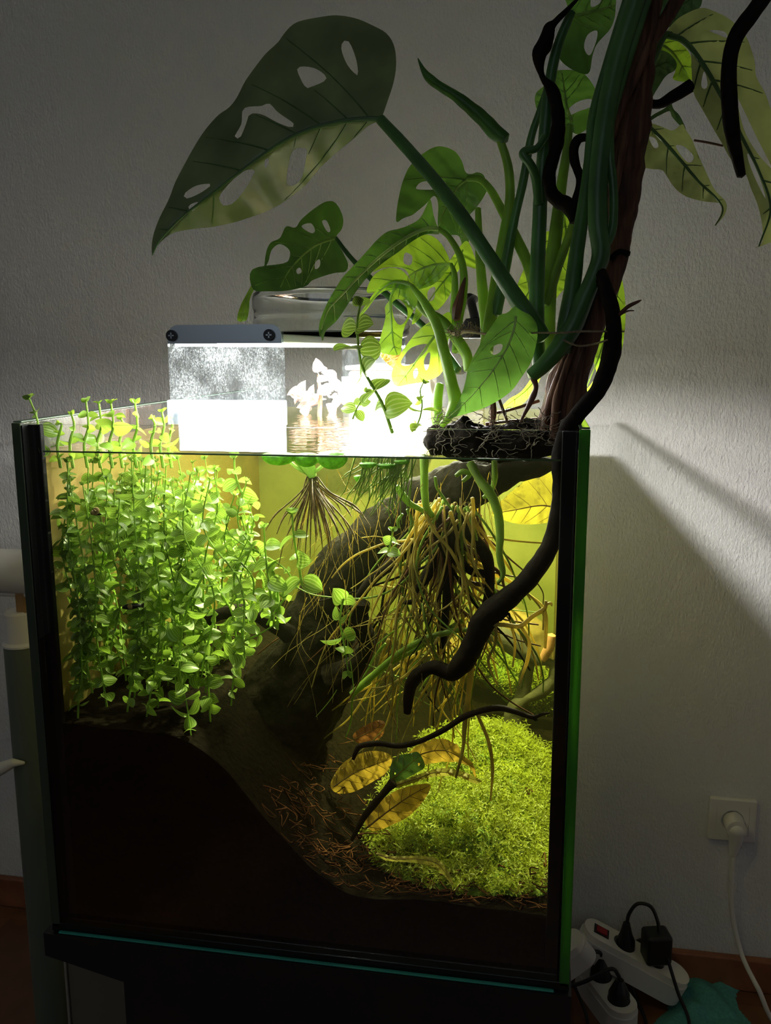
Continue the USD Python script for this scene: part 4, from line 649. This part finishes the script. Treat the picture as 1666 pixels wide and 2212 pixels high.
ONE = [
 ('dark green moneywort tip poking over the rim at the left corner', [(92, 1010, .02), (90, 960, .02), (80, 905, .02), (64, 862, .02)], 44, 28, 3.5, {'start': .35}),
 ('lone moneywort sprig with round leaves between the thicket and the hanging roots', [(652, 1262, .03), (645, 1215, .03), (635, 1160, .03), (631, 1110, .03)], 52, 44, 3.4, {}),
 ('moneywort stem rising left of the lone round-leaved sprig', [(588, 1340, .03), (585, 1290, .03), (576, 1220, .03), (570, 1140, .03)], 46, 40, 3.4, {}),
 ('trailing moneywort hanging lowest into the dark under the thicket', [(440, 1240, .02), (400, 1330, .02), (388, 1440, .02), (405, 1530, .02), (415, 1605, .02)], 46, 36, 3, {}),
 ('pale white-lit moneywort stem bending left of the water lettuce', [(545, 1090, .06), (520, 1060, .06), (508, 1020, .06), (506, 988, .06)], 44, 24, 3.5, {}),
 ('small dark moneywort sprig in front of the black driftwood', [(838, 1195, .035), (845, 1170, .035), (848, 1148, .035)], 40, 26, 2.5, {}),
 ('shaded moneywort stem down the dark driftwood edge', [(742, 1290, .04), (735, 1340, .04), (745, 1400, .04), (752, 1450, .04)], 46, 38, 3, {}),
 ('moneywort runner beside the dark hollow left of centre', [(500, 1420, .03), (520, 1390, .03), (560, 1370, .03), (590, 1352, .03)], 44, 34, 3, {}),
 ('climbing moneywort vine with round veined leaves before the glass dish', [(848, 935, .02), (826, 872, .02), (800, 826, .02), (782, 790, .02), (774, 745, .02), (772, 700, .02), (778, 660, .02)], 62, 46, 4, {'start': .18, 'droop': .1, 'aspect': .95, 'hang': .5, 'face': (0, -1.6, .3)}),
 ('short thin moneywort shoot left of the climbing vine foot', [(762, 905, .03), (772, 880, .03), (783, 862, .03), (792, 848, .03)], 34, 20, 2, {'start': .3}),
 ('small moneywort shoot right of the climbing vine', [(896, 930, .03), (908, 900, .03), (912, 870, .03), (908, 845, .03), (914, 828, .03)], 40, 30, 2, {'start': .15, 'leaf_mat': 'sprig_plain', 'aspect': .6})]
for i, (lab, pts, sz, gap, r, kw) in enumerate(ONE): sprig('moneywort_stem', lab, 'water plant', pts, sz, gap, seed=300+i, r=r, **kw)
ORD = ['second', 'third', 'fourth', 'fifth', 'seventh', 'sixth', 'eighth', 'ninth', 'tenth', 'first']
for i, (x, y, sz) in enumerate([(155, 895, 26), (186, 868, 36), (214, 872, 36), (240, 872, 44), (292, 870, 36), (262, 905, 28), (330, 905, 30), (350, 890, 32), (368, 905, 28), (128, 915, 24)]):
    Y0 = .022 + .02*(i % 3); sprig('emersed_moneywort', f'pale moneywort shoot above the water, {ORD[i]} of ten from the left corner', 'water plant', [(x+3, 1010, Y0), (x-4, 960, Y0), (x+5, 920, Y0), (x, y, Y0)], sz, 26, 'moneywort shoots above the water on the left', seed=400+i, r=4, leaf_mat='sprig_plain', aspect=.75, tilt=.6, start=.2)

# ---------------------------------------------------------------- floating plants and small animals
wl = thing('water_lettuce', 'floating water lettuce with plump leaves and a brush of hanging roots', 'water plant', tuple(at(665, 985, .04)))
def pad(cx_, cy_, Y, a, b):
    m = trimesh.creation.icosphere(3, 1.0); v = np.array(m.vertices); k = mpp(Y)
    v = v*[a*k, a*k*.75, b*k]; v[:, 2] = np.where(v[:, 2] > 0, v[:, 2]*.35, v[:, 2]); v += at(cx_, cy_, Y); n = (meshkit.noise(v*900, 2)-.5)*.0005
    m.vertices = v + m.vertex_normals*n[:, None]; return m
for q in [(602, 984, .03, 40, 22), (662, 986, .035, 30, 24), (718, 985, .03, 36, 30), (690, 986, .06, 40, 14), (640, 984, .07, 38, 12)]: obj('leaf', pad(*q), M['float'], wl, smooth=True)
obj('crown', ptube([(655, 992, .045, 18), (668, 1012, .045, 15), (676, 1030, .045, 9)], 12, 5), M['float_pale'], wl)
for e in [(620, 1000), (640, 1005), (712, 1000)]: obj('stalk', ptube([(e[0], e[1]-8, .04, 4), ((e[0]+668)/2, 1012, .043, 4), (670, 1026, .045, 4)], 7, 4), M['float_pale'], wl)
rng = np.random.default_rng(8); hr = []
for k in range(46):
    x1 = 685 + rng.normal(0, 48); ln = rng.uniform(60, 190); Y0 = .045 + rng.normal(0, .008)
    hr.append(ptube([(674+rng.normal(0, 5), 1030, .045, 1.6), (674+(x1-674)*.35, 1040+ln*.3, Y0, 1.8), (674+(x1-674)*.8, 1035+ln*.7, Y0, 2.0), (x1, 1035+ln, Y0, .8)], 5, 4, .5, k))
obj('hanging_roots', cat(*hr), M['root_brown'], wl, smooth=True, kind='stuff', label='brush of brown hanging roots')
fr = thing('floating_grass', 'tuft of thin pale green floating plant roots right of the water lettuce', 'water plant', tuple(at(800, 988, .04))); hr = []
for k in range(60):
    x0 = rng.uniform(760, 900); ln = rng.uniform(40, 150); dx = rng.normal(-20, 22)
    hr.append(ptube([(x0, 988, .04, 1.6), (x0+dx*.3, 988+ln*.4, .04, 1.6), (x0+dx*.8+rng.normal(0, 6), 988+ln*.75, .04, 1.3), (x0+dx*1.2, 988+ln, .04, .6)], 4, 4))
obj('threads', cat(*hr), M['root_green'], fr, smooth=True, kind='stuff')
for q in [(795, 1002, .035, 20, 9), (835, 1004, .04, 22, 9), (776, 1030, .05, 12, 12), (868, 996, .04, 18, 8)]: obj('leaf', pad(*q), M['float'], fr, smooth=True)
fi = thing('fish', 'small black fish with a pale band hiding among the stems', 'fish', tuple(at(286, 1310, .018)))
obj('body', pblob([(266, 1313, .018, 3), (274, 1311, .018, 7), (284, 1310, .018, 8), (296, 1308, .018, 6), (303, 1308, .018, 3)], res=.001), M['black'], fi, smooth=True)
obj('band', pblob([(281, 1310, .0172, 6.8), (284, 1310, .0172, 6.8)], res=.001), M['root_brown'], fi, smooth=True, label='pale band')
obj('tail', trimesh.convex.convex_hull(np.vstack([at(302, 1308, .018), at(311, 1301, .018), at(311, 1316, .018), at(303, 1308, .0187), at(311, 1301, .0187), at(311, 1316, .0187)])), M['black'], fi, smooth=False)
sn = thing('snail', 'tiny brown snail on a leaf near the left pane', 'snail', tuple(at(206, 1102, .02)))
sp_ = [(206+math.cos(t)*8*t/9, 1102+math.sin(t)*7*t/9, .02-.0006*(9-t), 1.2+4.2*t/9) for t in np.linspace(1, 9, 22)]
obj('shell', ptube(sp_, 9, 3), M['root_brown'], sn); obj('foot', pblob([(198, 1110, .0215, 2), (208, 1111, .0215, 3), (218, 1111, .0215, 1.5)], res=.001), M['root_dark'], sn, smooth=True)
fb = thing('glare_box', 'white plastic filter box added in place of the lamp glare at the back of the tank', 'filter', tuple(at(840, 905, .50)))  # box added to stand in for the blown-out glare behind the lamp
a_, b_ = at(752, 905, .50), at(930, 800, .50)
obj('body', box(a_[0], b_[0], .50, .575, a_[2]-.05, b_[2], .006), M['white_glare'], fb); obj('lid', box(a_[0]-.003, b_[0]+.003, .497, .578, b_[2]+.0003, b_[2]+.006, .002), M['white_glare'], fb)
for k in range(4): obj('glare_box_slot', box(b_[0]-.012-.009*k, b_[0]-.008-.009*k, .4985, .5005, a_[2]-.03, a_[2]+.004, .0005), M['grey'], fb)
pk = thing('pink_plant', 'pale pink leafy plant bleached by the lamp at the back of the tank', 'plant', tuple(at(695, 880, .45)))
rng = np.random.default_rng(4)
for k in range(46):
    px_ = rng.uniform(640, 760); top = 790 + abs(px_-690)*.75; py_ = rng.uniform(top, 880); p = at(px_, py_, .45 + rng.normal(0, .02)); d = np.array([rng.normal(), -.4+rng.normal(0, .4), rng.normal(.3, .5)])
    mesh, uv = leaflet(p, d, np.array([rng.normal(0, .5), -1, .5]), rng.uniform(.010, .022), rng.uniform(.009, .016), .3, .5, 7, 5); obj('leaf', mesh, M['pink'], pk, smooth=True)
obj('stalk', ptube([(690, 900, .45, 6), (692, 860, .45, 5), (688, 810, .45, 3)], 6, 4), M['pinkish'], pk)
bl = thing('dried_leaf', 'brown ribbed dried leaf under the lamp', 'leaf', tuple(at(845, 780, .42)))
leaf(bl, [(820, 756), (840, 748), (868, 760), (866, 782), (852, 796), (838, 786), (822, 770)], [(822, 758, .42), (842, 770, .415), (854, 794, .41)], mats=('dead', 'rib_brown'), ribr=2, ribs=5, quilt=.004, fold=(.3, .3), seed=41, name='blade')
tn = thing('jute_twine', 'thin jute twine tying the stalks to the woody stem', 'string', tuple(at(1160, 718, .045)))
obj('strand', ptube([(965, 712, .12, 3), (985, 722, .10, 4), (1010, 716, .08, 4), (1060, 722, .06, 2.5), (1160, 719, .033, 2.2), (1215, 719, .024, 2.5), (1250, 716, .024, 2.5), (1300, 716, .03, 2.2), (1348, 716, .05, 2)], 6, 6), M['twine'], tn)
obj('strand', ptube([(1218, 735, .028, 2.2), (1250, 747, .03, 2.2), (1285, 743, .034, 2.2), (1312, 734, .016, 2)], 6, 5), M['twine'], tn)
rng = np.random.default_rng(2); fz = [ptube([(x, 716+rng.normal(0, 4), .09, 1), (x+rng.normal(0, 8), 714+rng.normal(0, 9), .088, .8), (x+rng.normal(0, 12), 712+rng.normal(0, 12), .086, .5)], 3, 3) for x in rng.uniform(962, 1035, 46)]
obj('knot_fuzz', cat(*fz), M['twine'], tn, smooth=True, kind='stuff')
rk = thing('root_lattice', 'criss-cross of thin brown rootlets between the front leaf and the woody stem', 'roots', tuple(at(1110, 890, .09)))
for rows in ([(1072, 845, .09, 3), (1082, 872, .09, 3.5), (1096, 910, .09, 3)], [(1060, 894, .092, 3), (1100, 886, .092, 3), (1165, 866, .092, 3.5)], [(1050, 916, .09, 4), (1100, 910, .09, 3), (1170, 905, .09, 4)], [(1062, 850, .088, 7), (1066, 890, .088, 8), (1062, 925, .088, 6)]): obj('rootlet', ptube(rows, 7, 5, .4, 3), M['root_red'], rk)

# ---------------------------------------------------------------- stand, room and things on the floor
st = thing('aquarium_stand', 'black stand and board under the aquarium', 'stand', (W/2, .3, 0))
p_ = Polygon([(-.006, 0), (W+.002, 0), (W+.002, -.06), (.066, -.0385), (-.006, -.022)]); m_ = trimesh.creation.extrude_polygon(p_, L+.008, engine='earcut'); v = np.array(m_.vertices); m_.vertices = np.stack([v[:, 0], v[:, 2]-.004, Z0-.0006+v[:, 1]], 1); m_.invert()
obj('board', m_, M['cabinet'], st, smooth=20); obj('cabinet', box(.064, W+.001, .001, L-.01, .0005, Z0-.036, .002), M['cabinet'], st)
obj('edge_strip', box(.008, W-.012, -.0032, -.0002, Z0+.0002, Z0+.0017, .0005), M['teal_edge'], tank, label='thin teal strip with the gleam of the bottom glass edge in its colour')
cb = thing('beige_box', 'beige box half hidden under the left end of the black board', 'box', (-.03, .25, 0))
xb0, xb1 = at(150, 2160, .12)[0], at(289, 2160, .12)[0]
obj('body', box(xb0, min(xb1, .0635), .12, .45, .0005, .60, .003), M['beige'], cb); obj('trim', [box(xb0-.0025, xb0+.0005, .118, .122, .0005, .60, .0008), box(min(xb1, .0635)-.002, min(xb1, .0635), .118, .1225, .0005, .60, .0005)], M['beige_light'], cb)
YP = .55
po = at(46, 1390, YP)
ps = thing('white_pipe_stand', 'white tubular rail on a grey-green post left of the aquarium', 'stand', (po[0], YP, 0))
rp = 42*mpp(YP)
obj('post', lathe([(0, .0005), (rp, .0005), (rp, po[2]-.002), (0, po[2]-.002)], (po[0], YP, 0), 32), M['post'], ps)
zc = at(46, 1318, YP)[2]
obj('collar', lathe([(0, po[2]-.001), (rp*1.06, po[2]-.001), (rp*1.07, po[2]+.002), (rp*.92, po[2]+.006), (rp*.86, zc-.004), (rp*.7, zc), (0, zc)], (po[0], YP, 0), 32), M['white'], ps)
rl = 54*mpp(YP); zr = at(46, 1236, YP)[2]
rail = [(po[0]-.30, YP, zr-.006), (po[0]-.10, YP, zr), (po[0]+.02, YP, zr+.001), (-.05, YP, zr+.002)]
obj('rail', tube3(spline(rail, 8), rl, 28), M['white'], ps); obj('rail_lip', tube3(spline([(a, b-.004, c-rl*.99) for a, b, c in rail], 8), .006, 10), M['white'], ps)
obj('spacer', box(po[0]+.002, po[0]+.018, YP-.01, YP+.01, zc-.003, zr-rl+.006, .002), M['cardboard'], ps)
kb = at(20, 1655, YP-.04)
obj('lever', blob([kb+[-.05, 0, -.022], kb+[-.012, 0, -.004], kb+[.006, 0, .006], kb+[.02, .006, .004]], [.012, .010, .007, .003], res=.003), M['white'], ps, smooth=True)
obj('baseboard_back', box(-1.6, 2.2, WALL-.016, WALL-.0003, .0003, .066, .004), M['base_wood'], kind='structure')
fl_ = stage.GetPrimAtPath('/World/floor')
xx = -1.2; rngp = np.random.default_rng(3)
for r_i, y0 in enumerate(np.arange(-.1, .88, .19)):
    x0 = -1.4 - .4*(r_i % 3)
    for c_i in range(3):
        obj('plank', box(x0+.0008, x0+1.15, y0+.0008, min(y0+.1892, WALL-.017), -.008, .0002+.0002*rngp.random()), M[('floor_wood', 'floor_wood2')[(r_i+c_i) % 2]], fl_, smooth=False); x0 += 1.151
# wall socket and plug
sc_ = at(1580, 1766, WALL); S_ = thing('wall_socket', 'white square wall socket low on the textured wall', 'socket', tuple(sc_))
def disc(c, r0, r1, y0, y1, n=32):
    m = lathe([(0, 0), (r0, 0), (r1, y1-y0), (0, y1-y0)], (0, 0, 0), n); v = np.array(m.vertices); m.vertices = np.stack([c[0]+v[:, 0], y0 + v[:, 2], c[2]+v[:, 1]], 1); m.invert(); return m
obj('frame', tm(m3.Manifold.batch_hull([m3.Manifold.sphere(.003, 12).translate([sc_[0]+a*.0375, y_, sc_[2]+b*.0375]) for a in (-1, 1) for b in (-1, 1) for y_ in (WALL-.0085, WALL-.0035)]) - m3.Manifold.cube([.056, .02, .056], True).translate([sc_[0], WALL-.016, sc_[2]])), M['white'], S_)
obj('insert', tm(m3.Manifold.cube([.0555, .010, .0555], True).translate([sc_[0], WALL-.0058, sc_[2]]) - m3.Manifold.cylinder(.03, .0195, .0195, 40, True).rotate([90, 0, 0]).translate([sc_[0], WALL-.012, sc_[2]])), M['white'], S_)
PL = thing('plug', 'white angled mains plug in the wall socket with its white cable hanging down', 'plug', (sc_[0], WALL-.03, sc_[2]))
obj('body', disc((sc_[0]+.002, 0, sc_[2]-.002), .0165, .018, WALL-.040, WALL-.0075), M['white'], PL)
e_ = at(1584, 1845, WALL-.03)
obj('neck', blob([(sc_[0]+.002, WALL-.032, sc_[2]-.006), (sc_[0]+.003, WALL-.030, sc_[2]-.03), tuple(e_)], [.0155, .011, .006], res=.003), M['white'], PL, smooth=True)
cw = [tuple(e_), tuple(at(1581, 1900, WALL-.03)), tuple(at(1580, 1950, WALL-.03)), tuple(at(1588, 2005, WALL-.032)), tuple(at(1605, 2068, WALL-.045)), tuple(at(1638, 2135, WALL-.10))]
q_ = atz(1690, 2225, .0055); cw += [tuple(q_), tuple(q_+[.10, -.02, 0])]
obj('cable', tube3(spline(cw, 8), .0042, 10), M['white'], PL)
# power strips
def strip(A, B, w, h, label, switch=None, holes=()):
    A, B = np.array(A), np.array(B); d = B-A; ln = np.linalg.norm(d); d /= ln; s = np.array([-d[1], d[0], 0]); s /= np.linalg.norm(s); nn = np.cross(d, s)
    t = thing('power_strip', label, 'power strip', ((A[0]+B[0])/2, (A[1]+B[1])/2, 0)); z0 = .0008
    loc = lambda u, v, z: A + d*u + s*v + nn*(z-h)
    def solid(pg, za, zb):
        m = trimesh.creation.extrude_polygon(pg, zb-za, engine='earcut'); v = np.array(m.vertices); m.vertices = np.array([loc(x, y, za+z) for x, y, z in v]); return m
    line = LineString([(w/2, 0), (ln-w/2, 0)])
    cups = shapely.union_all([Point(u, 0).buffer(.0195) for u in holes]) if holes else Polygon()
    obj('body', [solid(line.buffer(w/2), z0, h-.012)], M['white'], t, smooth=30); obj('top', [solid(line.buffer(w/2-.002).difference(cups), h-.0121, h)], M['white_warm'], t, smooth=30)
    for u in holes: obj('socket_cup', solid(Point(u, 0).buffer(.0192), h-.0119, h-.0105), M['grey'], t, smooth=30)
    if switch:
        o = obj('switch_frame', solid(shapely.box(switch-.014, -.012, switch+.014, .012), h-.0005, h+.0015), M['black'], t, smooth=False)
        obj('red_rocker', solid(shapely.box(switch-.010, -.008, switch+.010, .008), h+.0014, h+.0035), M['red'], t, smooth=False, label='dark red rocker switch')
    return t, loc
hz = .05
P1, loc1 = strip(at(1262, 1992, .845), at(1492, 2116, .825), .058, hz, 'white power strip with a red switch leaning up by the wall', .034, (.078, .135))
P2, loc2 = strip(atz(1262, 2062, hz), atz(1362, 2190, hz), .058, hz, 'white power strip nearest the tank with black plugs in it', None, (.06, .12))
P3, loc3 = strip(at(1150, 2088, .76), at(1256, 2012, .79), .05, .05, 'white power strip end showing between tank and red switch', None, ())
def wire(name, label, pts, r=.0035, m_='black', parent=None):
    if parent is None: parent = thing(name, label, 'cable', pts[0])
    obj('cord', tube3(spline(pts, 8), r, 8), M[m_], parent); return parent
pc = loc1(.085, 0, hz-.0105)
pg = thing('black_plug', 'black plug with a looping cord in the strip beside the red switch', 'plug', tuple(pc))
obj('body', lathe([(0, 0), (.0165, 0), (.0165, .02), (.011, .034), (.006, .055), (0, .056)], tuple(pc), 24), M['black'], pg)
ad = loc1(.135, 0, hz); az_ = ad[2]-hz
wire('', '', [tuple(pc+[0, 0, .053]), tuple(pc+[.004, 0, .075]), tuple(pc+[.018, .002, .094]), tuple(pc+[.040, .0, .092]), tuple(pc+[.052, -.006, .07]), tuple(pc+[.056, -.012, .045])], .0032, parent=pg)
aa = thing('power_adapter', 'bulky black power adapter plugged into the strip by the wall', 'adapter', tuple(ad))
ang = math.degrees(math.atan2(*(loc1(1, 0, 0)-loc1(0, 0, 0))[[1, 0]]))
def rbox(c, sx, sy, z0, z1, r, a):
    b = box(-sx/2, sx/2, -sy/2, sy/2, z0, z1, r); b.apply_transform(trimesh.transformations.rotation_matrix(math.radians(a), [0, 0, 1])); b.apply_translation([c[0], c[1], 0]); return b
obj('pin_base', lathe([(0, 0), (.0175, 0), (.0175, .014), (0, .014)], (ad[0], ad[1], az_+hz-.0104), 24), M['black'], aa)
obj('body', rbox(ad + np.array([.002, -.004, 0]), .046, .040, az_+hz+.0036, az_+hz+.060, .006, ang+20), M['black'], aa)
wire('', '', [tuple(ad+[.02, -.02, .02]), tuple(ad+[.035, -.05, -.02]), tuple(ad+[.05, -.09, -.05]), (ad[0]+.03, ad[1]-.14, .0045), (ad[0]-.03, ad[1]-.17, .0045)], .003, parent=aa)
for i, (u, lab) in enumerate(((.06, 'black round plug at the far end of the near strip'), (.12, 'black round plug at the near end of the near strip'))):
    c = loc2(u, 0, hz-.0104); t = thing('black_plug', lab, 'plug', tuple(c)); obj('body', lathe([(0, 0), (.0182, 0), (.0182, .022), (.013, .034), (.007, .048), (0, .049)], tuple(c), 24), M['black'], t)
    wire('', '', [tuple(c+[0, 0, .046]), tuple(c+[-.004, -.006, .062]), tuple(c+[-.02, -.02, .07+.012*i]), tuple(c+[-.07, -.03, .055]), tuple(c+[-.14, -.03, .03])], .0035, parent=t)
w1 = wire('black_cable', 'black cable lying across both power strips', [tuple(atz(1215, 2075, .085)), tuple(atz(1250, 2062, .088)), tuple(atz(1300, 2058, .092)), tuple(atz(1345, 2048, .092)), tuple(atz(1385, 2032, .085)), tuple(ad+[-.018, .004, .03])], .0045)
w2 = wire('black_cable', 'thin black cable arching over the near strip and down to the floor', [tuple(atz(1236, 2078, .07)), tuple(atz(1262, 2050, .10)), tuple(atz(1295, 2042, .105)), tuple(atz(1322, 2062, .09)), tuple(atz(1352, 2100, .06)), tuple(atz(1372, 2150, .02)), tuple(atz(1395, 2205, .004)), tuple(atz(1400, 2250, .004))], .003)
w3 = wire('black_cable', 'black cable dropping along the left side of the near strip', [tuple(atz(1236, 2118, .05)), tuple(atz(1250, 2150, .035)), tuple(atz(1266, 2190, .02)), tuple(atz(1275, 2240, .005)), tuple(atz(1275, 2270, .005))], .003)
# teal cloth
cl = [(1452, 2105), (1475, 2078), (1510, 2080), (1545, 2092), (1590, 2112), (1612, 2128), (1592, 2136), (1600, 2170), (1640, 2215), (1660, 2260), (1400, 2260), (1392, 2215), (1440, 2170)]
cg = Polygon([tuple(atz(x, y, .012)[:2]) for x, y in cl]); bx = cg.bounds; N_ = 60
X_, Y_ = np.meshgrid(np.linspace(bx[0], bx[2], N_), np.linspace(bx[1], bx[3], N_), indexing='ij'); pts_ = np.stack([X_, Y_], -1).reshape(-1, 2)
hh = .006 + .042*np.abs(meshkit.fbm(np.stack([pts_[:, 0]*13, pts_[:, 1]*13, 0*pts_[:, 0]], -1), 3, 9)-.42) + .010*np.abs(np.sin(pts_[:, 0]*55+pts_[:, 1]*24))
ins = shapely.contains_xy(cg, pts_[:, 0], pts_[:, 1]); edge = np.array([cg.exterior.distance(Point(*p)) for p in pts_]); hh = np.where(ins, .0012 + (hh)*np.minimum(edge/.03, 1), 0)
I_ = np.arange(N_*N_).reshape(N_, N_); q = np.stack([I_[:-1, :-1], I_[1:, :-1], I_[1:, 1:], I_[:-1, 1:]], -1).reshape(-1, 4); q = q[ins[q].all(1)]
f = np.vstack([q[:, [0, 1, 2]], q[:, [0, 2, 3]]]); V = np.column_stack([pts_, hh]); n = len(V)
be = np.vstack([f[:, [0, 1]], f[:, [1, 2]], f[:, [2, 0]]]); u_, iv, ct = np.unique(np.sort(be, 1), axis=0, return_inverse=True, return_counts=True); be = be[ct[iv.ravel()] == 1]
cm = trimesh.Trimesh(np.vstack([V, V-[0, 0, .0008]]), np.vstack([f, f[:, ::-1]+n, np.stack([be[:, 1], be[:, 0], be[:, 0]+n], 1), np.stack([be[:, 1], be[:, 0]+n, be[:, 1]+n], 1)]), process=False); cm.remove_unreferenced_vertices()
obj('cloth', cm, M['cloth'], smooth=True, label='crumpled teal cloth on the floor by the power strips', cat='cloth')
